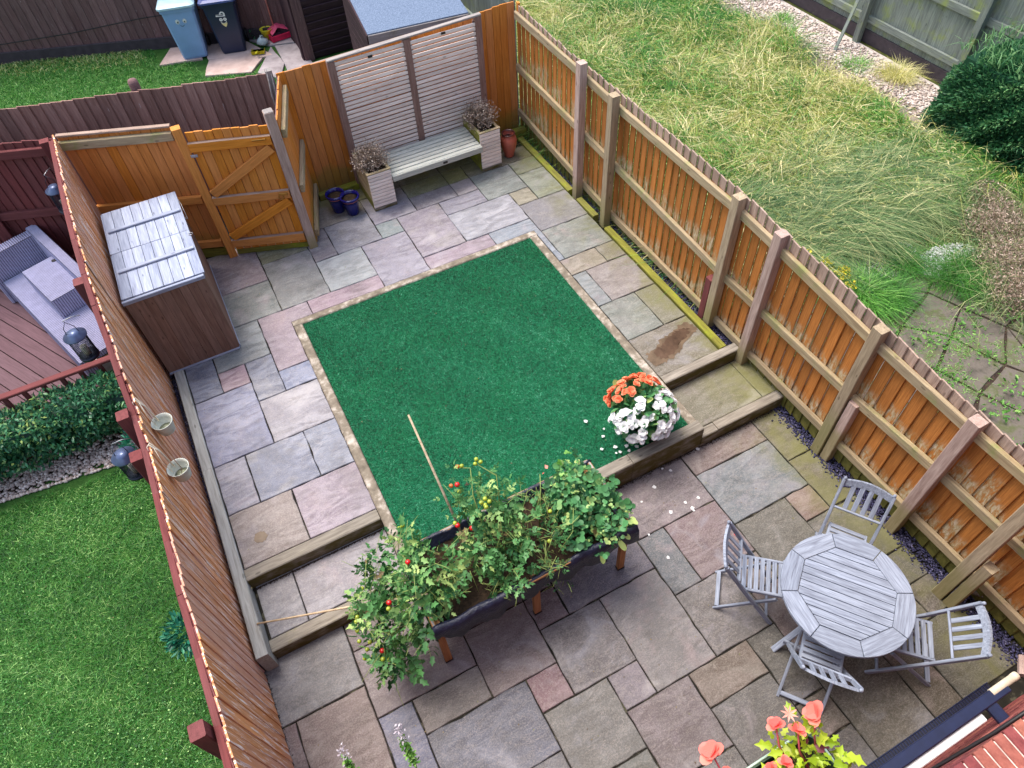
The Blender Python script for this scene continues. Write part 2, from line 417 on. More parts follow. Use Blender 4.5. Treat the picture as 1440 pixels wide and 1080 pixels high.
# ------------------------------------------------------------------ helpers
WM = {}
def link(o, parent=None, mat=Matrix.Identity(4)):
    COL.objects.link(o)
    WM[o.name] = mat.copy()
    if parent is not None:
        o.parent = parent
        o.matrix_basis = WM[parent.name].inverted() @ mat
    else:
        o.matrix_basis = mat
    return o
def T(x, y, z): return Matrix.Translation((x, y, z))
def tag(o, label=None, cat=None, group=None, kind=None):
    if label: o['label'] = label
    if cat: o['category'] = cat
    if group: o['group'] = group
    if kind: o['kind'] = kind
    return o
def thing(name, label, cat, loc=(0, 0, 0), group=None):
    o = bpy.data.objects.new(name, None)
    o.empty_display_size = 0.1
    link(o, None, T(*loc))
    return tag(o, label, cat, group)
def mesh(name, verts, faces, mat, smooth=False):
    me = bpy.data.meshes.new(name)
    me.from_pydata([tuple(v) for v in verts], [], faces)
    me.materials.append(M[mat])
    if smooth:
        me.polygons.foreach_set('use_smooth', [True] * len(me.polygons))
    me.update()
    return me
def add(name, me, parent=None, mat=None, **kw):
    o = bpy.data.objects.new(name, me)
    link(o, parent, mat if mat is not None else Matrix.Identity(4))
    if kw: tag(o, **kw)
    return o
CACHE = {}
def bar_mesh(L, W, Tk, mat, bev=None):
    key = (round(L, 3), round(W, 3), round(Tk, 3), mat)
    if key in CACHE: return CACHE[key]
    L, W, Tk = key[:3]
    b = min(bev or 0.004, W * 0.25, Tk * 0.25)
    w, t = W / 2, Tk / 2
    prof = [(-w + b, -t), (w - b, -t), (w, -t + b), (w, t - b), (w - b, t), (-w + b, t), (-w, t - b), (-w, -t + b)]
    vs = [(-L / 2, y, z) for y, z in prof] + [(L / 2, y, z) for y, z in prof]
    fs = [(i, (i + 1) % 8, 8 + (i + 1) % 8, 8 + i) for i in range(8)]
    fs = [f[::-1] for f in fs]
    fs = [f[::-1] for f in fs]
    fs += [tuple(range(7, -1, -1)), tuple(range(8, 16))]
    me = mesh('bar', vs, fs, mat)
    CACHE[key] = me
    return me
def frame(p0, p1, up):
    x = Vector(p1) - Vector(p0)
    L = x.length
    x.normalize()
    u = Vector(up)
    y = u.cross(x)
    if y.length < 1e-5: y = Vector((0, 1, 0)).cross(x)
    y.normalize()
    z = x.cross(y)
    m = Matrix((x, y, z)).transposed().to_4x4()
    m.translation = (Vector(p0) + Vector(p1)) / 2
    return m, L
def bar(name, p0, p1, W, Tk, mat, parent=None, up=(0, 0, 1), bev=None, roll=0, base=None, **kw):
    """timber from p0 to p1; Tk measured along 'up', W across. base: matrix applied to p (local frame of thing)"""
    m, L = frame(p0, p1, up)
    if roll: m = m @ Matrix.Rotation(roll, 4, 'X')
    if base is not None: m = base @ m
    return add(name, bar_mesh(L, W, Tk, mat, bev), parent, m, **kw)
def box(name, c, s, mat, parent=None, rz=0, bev=None, base=None, **kw):
    m = T(*c) @ Matrix.Rotation(rz, 4, 'Z')
    if base is not None: m = base @ m
    return add(name, bar_mesh(s[0], s[1], s[2], mat, bev), parent, m, **kw)
def lathe_mesh(prof, mat, seg=24, smooth=True, name='lathe', caps=True):
    vs, fs = [], []
    n = len(prof)
    for r, z in prof:
        for k in range(seg):
            a = 2 * math.pi * k / seg
            vs.append((r * math.cos(a), r * math.sin(a), z))
    for i in range(n - 1):
        for k in range(seg):
            k2 = (k + 1) % seg
            fs.append((i * seg + k, i * seg + k2, (i + 1) * seg + k2, (i + 1) * seg + k))
    if caps and prof[0][0] > 0: fs.append(tuple(range(seg - 1, -1, -1)))
    if caps and prof[-1][0] > 0: fs.append(tuple((n - 1) * seg + k for k in range(seg)))
    return mesh(name, vs, fs, mat, smooth)
def tube_data(pts, rad, seg=6):
    vs, fs = [], []
    pts = [Vector(p) for p in pts]
    if not hasattr(rad, '__len__'): rad = [rad] * len(pts)
    for i, p in enumerate(pts):
        d = (pts[min(i + 1, len(pts) - 1)] - pts[max(i - 1, 0)]).normalized()
        a = d.cross(Vector((0, 0, 1)))
        if a.length < 0.1: a = d.cross(Vector((1, 0, 0)))
        a.normalize(); b = d.cross(a)
        for k in range(seg):
            t = 2 * math.pi * k / seg
            vs.append(p + (a * math.cos(t) + b * math.sin(t)) * rad[i])
    for i in range(len(pts) - 1):
        for k in range(seg):
            k2 = (k + 1) % seg
            fs.append((i * seg + k, i * seg + k2, (i + 1) * seg + k2, (i + 1) * seg + k))
    fs.append(tuple(range(seg - 1, -1, -1)))
    fs.append(tuple((len(pts) - 1) * seg + k for k in range(seg)))
    return vs, fs
def tube(name, pts, rad, mat, parent=None, seg=6, base=None, **kw):
    vs, fs = tube_data(pts, rad, seg)
    return add(name, mesh(name, vs, fs, mat, True), parent, base, **kw)
def tubes(name, lst, mat, parent=None, seg=5, **kw):
    V, F = [], []
    for pts, rad in lst:
        vs, fs = tube_data(pts, rad, seg)
        o = len(V); V += vs; F += [tuple(i + o for i in f) for f in fs]
    return add(name, mesh(name, V, F, mat, True), parent, **kw)

# numpy meshes ------------------------------------------------------
def npmesh(name, V, F, mat, val=None, smooth=False):
    """V (n,3), F list of arrays (m,k)"""
    me = bpy.data.meshes.new(name)
    V = np.asarray(V, np.float32)
    F = [np.asarray(f, np.int32) for f in (F if isinstance(F, list) else [F])]
    nl = sum(f.size for f in F); nf = sum(len(f) for f in F)
    me.vertices.add(len(V)); me.vertices.foreach_set('co', V.ravel())
    me.loops.add(nl); me.loops.foreach_set('vertex_index', np.concatenate([f.ravel() for f in F]))
    starts = []; s = 0
    for f in F:
        starts.append(s + np.arange(len(f)) * f.shape[1]); s += f.size
    me.polygons.add(nf)
    me.polygons.foreach_set('loop_start', np.concatenate(starts).astype(np.int32))
    if smooth: me.polygons.foreach_set('use_smooth', np.ones(nf, bool))
    if val is not None:
        a = me.attributes.new('v', 'FLOAT', 'POINT')
        a.data.foreach_set('value', np.asarray(val, np.float32))
    me.materials.append(M[mat])
    me.update(calc_edges=True)
    return me
def norm(a): return a / np.maximum(np.linalg.norm(a, axis=-1, keepdims=True), 1e-9)
def leaf_arrays(Pt, D, N, L, Wd, tmpl, val):
    """instantiate a leaf template (verts (k,3) in [along, across, up], faces list) at points"""
    tv, tf = tmpl
    tv = np.asarray(tv, float)
    D = norm(D); S = norm(np.cross(N, D)); U = np.cross(D, S)
    n, k = len(Pt), len(tv)
    V = (Pt[:, None, :] + D[:, None, :] * (tv[None, :, 0:1] * L[:, None, None])
         + S[:, None, :] * (tv[None, :, 1:2] * Wd[:, None, None]) + U[:, None, :] * (tv[None, :, 2:3] * L[:, None, None]))
    F = []
    for sz in sorted(set(len(f) for f in tf)):
        fa = np.array([f for f in tf if len(f) == sz])
        F.append((np.arange(n)[:, None, None] * k + fa[None]).reshape(-1, sz))
    return V.reshape(-1, 3), F, np.repeat(val, k)
SIMPLE = ([(0, 0, 0), (0.45, 0.5, 0.08), (0.5, 0, 0), (0.45, -0.5, 0.08), (1, 0, -0.1)], [(0, 2, 1), (0, 3, 2), (1, 2, 4), (2, 3, 4)])
LOBED = ([(0, 0, 0), (0.2, .42, .05), (.42, .25, .05), (.6, .5, .02), (.72, .2, 0), (1, 0, -.12), (.72, -.2, 0), (.6, -.5, .02), (.42, -.25, .05), (.2, -.42, .05), (.5, 0, -.03)],
         [(0, 10, 2, 1), (2, 10, 4, 3), (10, 5, 4), (10, 6, 5), (10, 8, 7, 6), (0, 9, 8, 10)])
ROUND = ([(0, 0, 0), (.25, .42, .06), (.6, .5, .05), (.9, .3, 0), (1, 0, -.05), (.9, -.3, 0), (.6, -.5, .05), (.25, -.42, .06), (.5, 0, -.04)],
         [(0, 8, 2, 1), (8, 4, 3, 2), (8, 6, 5, 4), (0, 7, 6, 8)])
BLADE = ([(0, -.5, 0), (0, .5, 0), (.5, .38, .1), (.5, -.38, .1), (1, 0, 0)], [(0, 1, 2, 3), (3, 2, 4)])
def rdir(n, up=0.0):
    v = rng.normal(size=(n, 3)); v = norm(v); v[:, 2] += up
    return norm(v)
def in_ell(n, c, r):
    v = norm(rng.normal(size=(n, 3))) * (rng.random((n, 1)) ** 0.45)
    return np.array(c) + v * np.array(r)
def clumps_leaves(name, clumps, per, size, mat, parent=None, tmpl=LOBED, up=0.6, wid=0.8, zs=0.8, leaflets=1, droop=0.2, bump=0.25, **kw):
    Vs, Fs, vals, off = [], {}, [], 0
    for cx, cy, cz, r in clumps:
        n = int(per * (r / 0.15) ** 2)
        c = in_ell(n, (cx, cy, cz), (r, r, r * zs))
        out = norm(c - np.array([cx, cy, cz - r * 0.3]))
        D = norm(out + rdir(n) * 0.8 - np.array([0, 0, droop])); N = norm(rdir(n, up) + out * 0.4)
        base_v = np.clip(rng.normal(0.44, 0.27, n), 0, 1)
        s = size * np.clip(rng.lognormal(-.12, .38, n), .35, 1.7)
        if leaflets == 1:
            sets = [(c, D, N, s, base_v)]
        else:
            sets = []
            side = norm(np.cross(N, D))
            sets.append((c + D * s[:, None] * 1.0, D, N, s, base_v))
            for q in range(1, leaflets // 2 + 1):
                f = 1.0 - q * 0.45
                for sg in (-1, 1):
                    if leaflets == 3:
                        sets.append((c + D * s[:, None] * 0.9, norm(D * 0.35 + side * sg), N, s * 0.9, base_v))
                    else:
                        sets.append((c + D * (s * f)[:, None], norm(D * 0.55 + side * sg + rdir(n) * 0.25), norm(N + rdir(n) * 0.3), s * 0.8, base_v))
        for Pt, D_, N_, L, bv in sets:
            V, F, va = leaf_arrays(Pt, D_, N_, L, L * wid, tmpl, np.clip(bv + rng.normal(0, 0.07, len(L)), 0, 1))
            Vs.append(V); vals.append(va)
            for f in F: Fs.setdefault(f.shape[1], []).append(f + off)
            off += len(V)
    me = npmesh(name, np.concatenate(Vs), [np.concatenate(f) for f in Fs.values()], mat, np.concatenate(vals))
    return add(name, me, parent, **kw)
def blades(name, Pt, h, w, lean, mat, val, parent=None, dirs=None, curve=0.3, **kw):
    n = len(Pt)
    a = rng.random(n) * 2 * np.pi
    side = np.stack([np.cos(a), np.sin(a), np.zeros(n)], 1)
    if dirs is None: dirs = norm(np.stack([rng.normal(size=n), rng.normal(size=n), np.zeros(n)], 1))
    ln = lean[:, None]
    mid = Pt + np.array([0, 0, 1]) * (h * (0.6 - 0.1 * lean))[:, None] + dirs * h[:, None] * ln * 0.3
    tip = Pt + np.array([0, 0, 1]) * (h * (1 - 0.5 * lean))[:, None] + dirs * h[:, None] * ln * (0.9 + curve)
    V = np.stack([Pt - side * w[:, None] / 2, Pt + side * w[:, None] / 2, mid + side * w[:, None] * .4, mid - side * w[:, None] * .4, tip], 1).reshape(-1, 3)
    i = np.arange(n)[:, None] * 5
    me = npmesh(name, V, [i + np.array([[0, 1, 2, 3]]), i + np.array([[3, 2, 4]])], mat, np.repeat(val, 5))
    return add(name, me, parent, **kw)
def stones(name, Pt, s, mat, val, parent=None, flat=0.6, **kw):
    n = len(Pt)
    o = np.array([(1, 0, 0), (.3, .8, .1), (-.8, .6, 0), (-.9, -.5, .1), (.2, -.9, 0), (.1, 0, 1), (0, 0, -.8)], float)
    fs = []
    for k in range(5):
        fs.append((k, (k + 1) % 5, 5)); fs.append(((k + 1) % 5, k, 6))
    o = o[None] * rng.uniform(0.7, 1.15, (n, 7, 3))
    o[:, :, 2] *= flat
    a = rng.random(n) * 6.28
    ca, sa = np.cos(a), np.sin(a)
    x = o[:, :, 0] * ca[:, None] - o[:, :, 1] * sa[:, None]; y = o[:, :, 0] * sa[:, None] + o[:, :, 1] * ca[:, None]
    tz = o[:, :, 2] + x * rng.normal(0, 0.2, n)[:, None]
    V = np.stack([x, y, tz], 2) * s[:, None, None] + Pt[:, None, :]
    F = (np.arange(n)[:, None, None] * 7 + np.array(fs)[None]).reshape(-1, 3)
    return add(name, npmesh(name, V.reshape(-1, 3), [F], mat, np.repeat(val, 7), smooth=False), parent, **kw)
def poly_sheet(name, pts, z, mat, parent=None, thick=0.0, **kw):
    n = len(pts)
    vs = [(x, y, z) for x, y in pts]
    fs = [tuple(range(n))]
    if thick:
        vs += [(x, y, z - thick) for x, y in pts]
        fs += [tuple(range(2 * n - 1, n - 1, -1))] + [(i, n + i, n + (i + 1) % n, (i + 1) % n) for i in range(n)]
    return add(name, mesh(name, vs, fs, mat), parent, **kw)
def rect(x0, x1, y0, y1): return [(x0, y0), (x1, y0), (x1, y1), (x0, y1)]
def copy_thing(root, loc, rz, label, group=None):
    r = root.copy(); COL.objects.link(r)
    r.matrix_basis = T(*loc) @ Matrix.Rotation(rz, 4, 'Z')
    r['label'] = label
    if group: r['group'] = group
    for ch in list(root.children):
        c = ch.copy(); COL.objects.link(c); c.parent = r
        for g in ch.children:
            d = g.copy(); COL.objects.link(d); d.parent = c
    return r

# ================================================================== SETTING
def interp(tab):
    tab = sorted(tab)
    xs = [a for a, b in tab]; ys = [b for a, b in tab]
    return lambda y: float(np.interp(y, xs, ys))

g = poly_sheet('ground', rect(-150, 150, -150, 150), -0.06, 'lawn_soil'); g['kind'] = 'structure'
gl = poly_sheet('neighbour_lawn', rect(-30, -1.93, -20, 3.86), 0.0, 'lawn_soil', thick=0.05); gl['kind'] = 'structure'
gs = poly_sheet('soil_border', rect(-30, -1.93, 3.86, 4.5), 0.0, 'soil', thick=0.05); gs['kind'] = 'structure'
gm = poly_sheet('meadow_ground', [(3.58, -20), (60, -20), (60, 60), (3.58, 60)], 0.1, 'meadow_soil', thick=0.15); gm['kind'] = 'structure'
gb = poly_sheet('rear_garden_ground', [(0.42, 6.62), (3.5, 6.62), (3.5, 60), (-40, 60), (-40, 19.0), (-2.6, 7.45)], 0.29, 'lawn_soil', thick=0.3); gb['kind'] = 'structure'
ga = poly_sheet('alley_path', [(0.42, 6.5), (0.42, 6.62), (-2.6, 7.45), (-40, 19.0), (-40, 6.2), (-1.95, 6.2)], 0.2, 'soil', thick=0.2); ga['kind'] = 'structure'

# slabs --------------------------------------------------------------
LAV = (168, 166, 190); BLU = (146, 152, 176); PNK = (196, 168, 174); GRN = (150, 150, 138); GRY = (152, 148, 148)
def stretch_poly(pts, inset):
    cx = sum(p[0] for p in pts) / len(pts); cy = sum(p[1] for p in pts) / len(pts)
    n = len(pts); out = []
    for i in range(n):
        a, b, c = Vector(pts[i - 1]), Vector(pts[i]), Vector(pts[(i + 1) % n])
        d1 = (b - a).normalized(); d2 = (c - b).normalized()
        n1 = Vector((-d1.y, d1.x)); n2 = Vector((-d2.y, d2.x))
        m = (n1 + n2); m = m / max(m.dot(n1), 0.3)
        out.append(b + m * inset)
    return out
def slab(parent, pts, z, col, name='slab', mat='sandstone', gap=0.0045, rough=0.0022, thick=0.03, k=1.0, step=0.22):
    # subdivide edges and wobble them so that the sawn joints are not perfectly straight
    pts = [tuple(p) for p in pts]
    ar = sum(pts[i][0] * pts[(i + 1) % len(pts)][1] - pts[(i + 1) % len(pts)][0] * pts[i][1] for i in range(len(pts)))
    if ar < 0: pts = pts[::-1]
    cx = sum(p[0] for p in pts) / len(pts); cy = sum(p[1] for p in pts) / len(pts)
    ins = stretch_poly(pts, gap)
    ring = []
    for i in range(len(ins)):
        a, b = ins[i], ins[(i + 1) % len(ins)]
        m = max(1, int((b - a).length / step))
        for j in range(m):
            p = a.lerp(b, j / m)
            q = rough if j else rough * 0.5
            ring.append(Vector((p.x + random.gauss(0, q) - cx, p.y + random.gauss(0, q) - cy)))
    r2 = stretch_poly([tuple(p) for p in ring], 0.005)
    n = len(ring)
    tilt = (random.gauss(0, 0.0012), random.gauss(0, 0.0012))
    vs = [(p.x, p.y, -thick) for p in ring] + [(p.x, p.y, -0.005) for p in ring] + [(p.x, p.y, p.x * tilt[0] + p.y * tilt[1]) for p in r2]
    fs = [(i, (i + 1) % n, n + (i + 1) % n, n + i) for i in range(n)] + [(n + i, n + (i + 1) % n, 2 * n + (i + 1) % n, 2 * n + i) for i in range(n)]
    fs.append(tuple(range(2 * n, 3 * n)))
    ang = random.choice([0, math.pi / 2])
    me = mesh(name, vs, fs, mat)
    o = add(name, me, parent, T(cx, cy, z + random.uniform(-.001, .001)))
    o.color = C(*col, k) if not isinstance(col[0], float) else (*col[:3], 1)
    return o
lower = poly_sheet('lower_terrace', rect(-1.90, 3.56, -1.90, 1.16), -0.012, 'joint_dirt', thick=0.05); lower['kind'] = 'structure'
LOW = [
 (-6.42, -4, -3.9, -2, (134, 132, 130)), (-6.42, -6, -2, 0, (138, 112, 110)), (-6.42, -6, 0, 2.4, (128, 110, 104)), (-6, -4, -2, 1, (138, 116, 108)),
 (-4, -3, -3.9, -3, (132, 116, 112)), (-3, -1, -3.9, -3, (128, 116, 112)), (-4, -1, -3, -1, (134, 118, 116)), (-4, -3, -1, 2, (112, 116, 140)),
 (-3, -1, -1, 0, (134, 124, 116)), (-1, 1, -3.9, -2, (122, 116, 116)), (-1, 1, -2, 0, (136, 118, 114)), (1, 2, -2, -1, (134, 112, 112)), (1, 3, -3.9, -3, (120, 116, 120)),
 (1, 2, -3, -2, (120, 112, 112)), (2, 5, -3, -1, (116, 108, 116)), (3, 5, -3.9, -3, (120, 112, 112)), (-3, 0, 0, 2, (98, 102, 116)), (0, 1, 0, 1, (146, 108, 112)),
 (1, 3, -1, 1, (128, 122, 120)), (0, 2, 1, 3, (130, 128, 120)), (2, 3, 1, 2, (142, 132, 136)), (3, 5, -1, 2, (144, 140, 134)), (5, 6, -2, 0, (112, 118, 118)),
 (5, 8, -3.9, -2, (132, 120, 118)), (6, 8, -2, 0, (138, 116, 114)), (7, 8, 0, 1, (148, 132, 118)), (5, 7, 0, 2, (124, 118, 112)), (8, 10, -1, 1, (114, 112, 98)),
 (8, 11, -3, -1, (128, 138, 136)), (8, 11, -3.9, -3, (140, 120, 110)), (11, 12.15, -3.9, -2, (124, 116, 96)), (11, 12.1, -2, 0, (120, 110, 92)), (10, 11, -1, 0, (158, 132, 116)),
 (10, 12.1, 0, 2, (110, 108, 96)), (7, 9, 1, 3, (128, 100, 96)), (9, 10, 1, 3, (112, 106, 96)), (10, 11, 2, 3, (112, 106, 94)), (11, 12.05, 2, 3, (106, 104, 98)),
 (7, 9, 3, 6, (90, 84, 68)), (9, 11, 3, 4, (98, 92, 78)), (11, 12.05, 3, 4, (96, 88, 78)), (9, 10, 4, 6, (94, 84, 62)), (10, 12.05, 4, 6, (88, 88, 72)),
 (4, 6, 2, 3, (138, 120, 102)), (2, 4, 2, 4, (130, 114, 114)), (4, 6, 3, 5, (106, 104, 98)), (6, 7, 2, 4, (94, 92, 84)), (6, 7, 4, 5, (110, 96, 78)), (6, 7, 5, 6, (84, 80, 76)),
 (2, 4, 4, 6, (112, 108, 100)), (4, 6, 5, 6, (112, 106, 104)), (0, 2, 3, 5, (120, 122, 112)), (-3, 0, 2, 4, (118, 118, 120)), (-4, -3, 2, 4, (120, 114, 112)), (-6, -4, 1, 3, (126, 120, 118)),
 (-6.42, -4, 3, 6, (120, 116, 114)), (-4, 0, 4, 6, (116, 112, 110)), (0, 2, 5, 6, (120, 112, 110)), (-6.42, -6, 2.4, 3, (120, 110, 100)),
]
for a, b, c, d, col in LOW:
    slab(lower, rect(a * P, b * P, -d * P, -c * P), 0.0, tuple(int(c_ * f_) for c_, f_ in zip(col, (.98, .97, 1.03))), k=0.56, gap=.0055, rough=.0032, step=.09)

UX, UY = -1.1154, 3.8260
def up(pts): return [(UX + i * P, UY - j * P) for i, j in pts]
def upr(a, b, c, d): return up([(a, d), (b, d), (b, c), (a, c)])
upper = poly_sheet('upper_patio', rect(-1.70, 3.25, 1.80, 6.62), H - 0.014, 'joint_dirt', thick=0.30); upper['kind'] = 'structure'
US = [
 (upr(-2.04, -1, -2, 0), (138, 142, 164)), (upr(-1, 0, -1, 0), (196, 160, 168)), (upr(-1, 1, -3, -1), (158, 160, 158)), (upr(0, 1, -1, 1), (142, 144, 162)),
 (up([(1, 0), (2.15, 0), (2.15, -2.17), (3, -2.17), (3, -3), (1, -3)]), (178, 154, 162)), (upr(1, 2.15, 0, 1), (146, 152, 178)), (upr(0, 2.15, 1, 3), (176, 166, 172)),
 (upr(-2.04, 0, 0, 3), (156, 156, 182)), (upr(-2.04, -1, 3, 5), (166, 160, 172)), (upr(-1, 1, 3, 5), (152, 154, 172)), (upr(1, 2.15, 3, 5), (156, 158, 172)),
 (upr(-2.04, 0, 5, 7), (166, 146, 138)), (upr(0, 2.15, 5, 7), (178, 156, 166)), (upr(-0.6, 2, -5, -3), (138, 142, 138)), (upr(-0.6, 2, -7.6, -5), (156, 134, 140)),
 (upr(2, 4, -6, -3), (148, 146, 144)), (upr(2, 4, -7.4, -6), (138, 136, 100)), (upr(3, 6, -3, -2.17), (184, 152, 162)), (upr(4, 6, -5, -3), (188, 188, 186)),
 (upr(4, 5, -7, -5), (148, 134, 140)), (upr(5, 7, -7, -5), (162, 156, 164)), (upr(4.4, 7, -9.3, -7), (154, 140, 132)), (upr(7, 8, -6, -5), (158, 166, 164)),
 (upr(7, 9, -8, -6), (164, 152, 164)), (upr(7, 9, -9.3, -8), (118, 116, 96)), (upr(6, 8, -5, -2.17), (170, 160, 172)), (upr(8, 10, -6, -3), (172, 156, 166)),
 (upr(8, 11, -3, -2.17), (178, 152, 162)), (up([(11, -2.17), (12.74, -2.17), (12.74, 0), (13, 0), (13, -3), (11, -3)]), (158, 164, 174)), (upr(10, 13, -5, -3), (184, 180, 186)),
 (upr(10, 12, -6, -5), (166, 158, 170)), (upr(9, 11, -7, -6), (146, 134, 142)), (upr(9, 11, -8, -7), (134, 134, 92)), (upr(9, 11, -9.3, -8), (112, 112, 76)), (upr(11, 12, -7, -6), (186, 170, 172)),
 (upr(11, 12, -8, -7), (152, 150, 84)), (upr(12, 14, -7, -5), (154, 160, 152)), (upr(12, 13, -8, -7), (136, 128, 100)), (upr(11, 13, -9.3, -8), (104, 108, 76)), (upr(14, 15.33, -7, -6), (150, 154, 118)),
 (upr(14, 15.33, -6, -4), (156, 162, 142)), (upr(13, 14, -5, -4), (176, 164, 138)), (upr(13, 15.33, -4, -2), (152, 146, 150)), (upr(13, 15.3, -2, 0), (148, 150, 142)),
 (upr(12.74, 14.4, 0, 1), (168, 152, 130)), (upr(14.4, 15.3, 0, 1), (146, 134, 112)), (upr(12.74, 13.35, 1, 3), (150, 154, 152)), (upr(13.35, 15.3, 1, 3), (164, 148, 142)),
 (upr(12.74, 14.33, 3, 5), (146, 148, 136)), (upr(14.33, 15.3, 3, 5), (142, 136, 112)), (upr(12.74, 15.3, 5, 7), (138, 126, 106)), (upr(13, 15, -9.3, -8), (120, 110, 84)),
 (upr(13, 15.33, -8, -7), (132, 120, 96)),
]
for pts, col in US:
    slab(upper, pts, H, tuple(int(c_ * f_) for c_, f_ in zip(col, (.93, .96, .99))), k=0.58, rough=.0030, step=.09)
# wet stain on the slab by the right-hand step
st = [(3.235, 2.25), (3.19, 2.30), (3.1, 2.31), (2.97, 2.27), (2.82, 2.24), (2.7, 2.17), (2.58, 2.15), (2.53, 2.07), (2.56, 1.98), (2.7, 1.95), (2.88, 2.01), (3.01, 2.1), (3.2, 2.17), (3.235, 2.20)]
def wobble(pts, f, k=5, amp=.012):
    c = Vector((sum(p[0] for p in pts) / len(pts), sum(p[1] for p in pts) / len(pts)))
    o = []
    for q in range(len(pts)):
        a, b = Vector(pts[q]), Vector(pts[(q + 1) % len(pts)])
        for m in range(k):
            p = c + (a.lerp(b, m / k) - c) * f
            o.append((min(3.236, p.x + random.gauss(0, amp)), max(1.85, p.y + random.gauss(0, amp))))
    return o
poly_sheet('damp_patch', wobble(st, 1.0), H + 0.0035, 'damp_edge', upper)
rs_ = [(-1.49 + .06 * math.cos(a), 2.06 + .055 * math.sin(a)) for a in np.linspace(0, 6.0, 9)]
poly_sheet('dark_stain_ring', wobble(rs_, 1.0, 3, .005), H + 0.0035, 'damp_edge', upper)
poly_sheet('damp_patch', wobble(st, .72), H + 0.0055, 'damp_stone', upper)

# treads
tl = poly_sheet('left_step_tread', rect(-1.70, -0.50, 1.20, 1.76), HM - 0.012, 'joint_dirt', thick=0.12); tl['kind'] = 'structure'
slab(tl, rect(-1.68, UX - .85 * P, 1.215, 1.72), HM, (146, 142, 148), k=.62)
slab(tl, rect(UX - .85 * P, -0.505, 1.215, 1.72), HM, (150, 144, 152), k=.62)
tr = poly_sheet('right_step_tread', rect(2.515, 3.56, 1.20, 1.76), HM - 0.012, 'joint_dirt', thick=0.12); tr['kind'] = 'structure'
slab(tr, rect(2.52, UX + 15.6 * P, 1.21, 1.73), HM, (116, 112, 92), k=.72)
slab(tr, rect(UX + 15.6 * P, UX + 16.3 * P, 1.21, 1.73), HM, (120, 110, 90), k=.72)

# sleepers -----------------------------------------------------------
def sleeper_thing(name, label, pieces, mat, group=None):
    z0 = min(p[4] for p in pieces)
    t = thing(name, label, 'timber edging', ((pieces[0][0] + pieces[0][1]) / 2, (pieces[0][2] + pieces[0][3]) / 2, z0), group)
    for x0, x1, y0, y1, za, zb in pieces:
        if x1 - x0 > y1 - y0:
            bar('sleeper', (x0, (y0 + y1) / 2, (za + zb) / 2), (x1, (y0 + y1) / 2, (za + zb) / 2), y1 - y0, zb - za, mat, t, bev=0.008)
        else:
            bar('sleeper', ((x0 + x1) / 2, y0, (za + zb) / 2), ((x0 + x1) / 2, y1, (za + zb) / 2), x1 - x0, zb - za, mat, t, bev=0.008)
    return t
sleeper_thing('sleeper_edging', 'pale grey timber sleepers laid end to end along the left fence beside the steps',
              [(-1.80, -1.703, 1.04, 2.97, 0.0, 0.302), (-1.80, -1.703, 2.975, 5.9, 0.05, 0.298)], 'grey_sleeper')
sleeper_thing('sleeper_step', 'upper sleeper riser of the left steps, brown top and green front', [(-1.70, -0.51, 1.715, 1.828, HM - .02, H + .006)], 'sleeper')
sleeper_thing('sleeper_step', 'lower sleeper riser of the left steps, partly under the tomato plants', [(-1.70, -0.51, 1.105, 1.212, -0.02, HM + .008)], 'sleeper')
sleeper_thing('sleeper_step', 'upper sleeper riser of the right steps, turning mossy green towards the fence post', [(2.515, 3.43, 1.735, 1.835, HM - .02, H + .010)], 'sleeper')
sleeper_thing('sleeper_step', 'lower sleeper riser of the right steps, made of two lengths with a pinkish middle', [(2.515, 2.70, 1.105, 1.205, -0.02, HM + .012), (2.703, 3.50, 1.108, 1.208, -0.02, HM + .018)], 'sleeper')
fr = sleeper_thing('sleeper_wall', 'timber retaining sleepers with weathered top along the front edge of the artificial lawn', [(-0.50, 1.72, 1.11, 1.225, -0.02, H + .016), (1.724, 2.51, 1.11, 1.225, -0.02, H + .018)], 'sleeper')
sleeper_thing('moss_edging', 'bright mossy timber edging between the slabs and the gravel by the right fence',
              [(3.262, 3.345, 1.84, 4.05, .1, H + .012), (3.262, 3.345, 4.30, 4.70, .1, H + .014), (3.262, 3.345, 4.90, 6.28, .1, H + .012)], 'sleeper_green')
sleeper_thing('moss_edging', 'short mossy sleeper lying under the orange fence next to the terracotta urn', [(2.86, 3.42, 6.30, 6.40, H - .02, H + .09)], 'sleeper_green')
sleeper_thing('moss_edging', 'short mossy sleeper under the orange fence behind the blue pots', [(0.45, 0.98, 6.34, 6.43, H - .02, H + .08)], 'sleeper_green')

# artificial lawn -----------------------------------------------------
LX0, LX1, LY0, LY1 = -0.405, 2.415, 1.226, 4.352
ed = thing('lawn_kerb', 'crumbling mortar and concrete kerb framing three sides of the artificial lawn', 'kerb', (-0.45, 4.4, H - .03))
bar('kerb_stone', (-0.457, 1.226, H - .11), (-0.457, 4.353, H - .11), .094, .236, 'concrete_edge', ed, bev=.01)
bar('kerb_stone', (-0.505, 4.402, H - .11), (2.512, 4.402, H - .11), .092, .238, 'concrete_edge', ed, bev=.01)
bar('kerb_stone', (2.463, 1.226, H - .11), (2.463, 4.353, H - .11), .094, .234, 'concrete_edge', ed, bev=.01)
lawn = poly_sheet('artificial_lawn', rect(LX0, LX1, LY0, LY1), H - 0.004, 'turf_base', thick=.1); lawn['kind'] = 'structure'
n = 150000
pt = np.stack([rng.uniform(LX0, LX1, n), rng.uniform(LY0, LY1, n), np.full(n, H - .005)], 1)
cell = rng.normal(0, .2, (400, 400)); cel2 = rng.normal(0, .10, (120, 120))
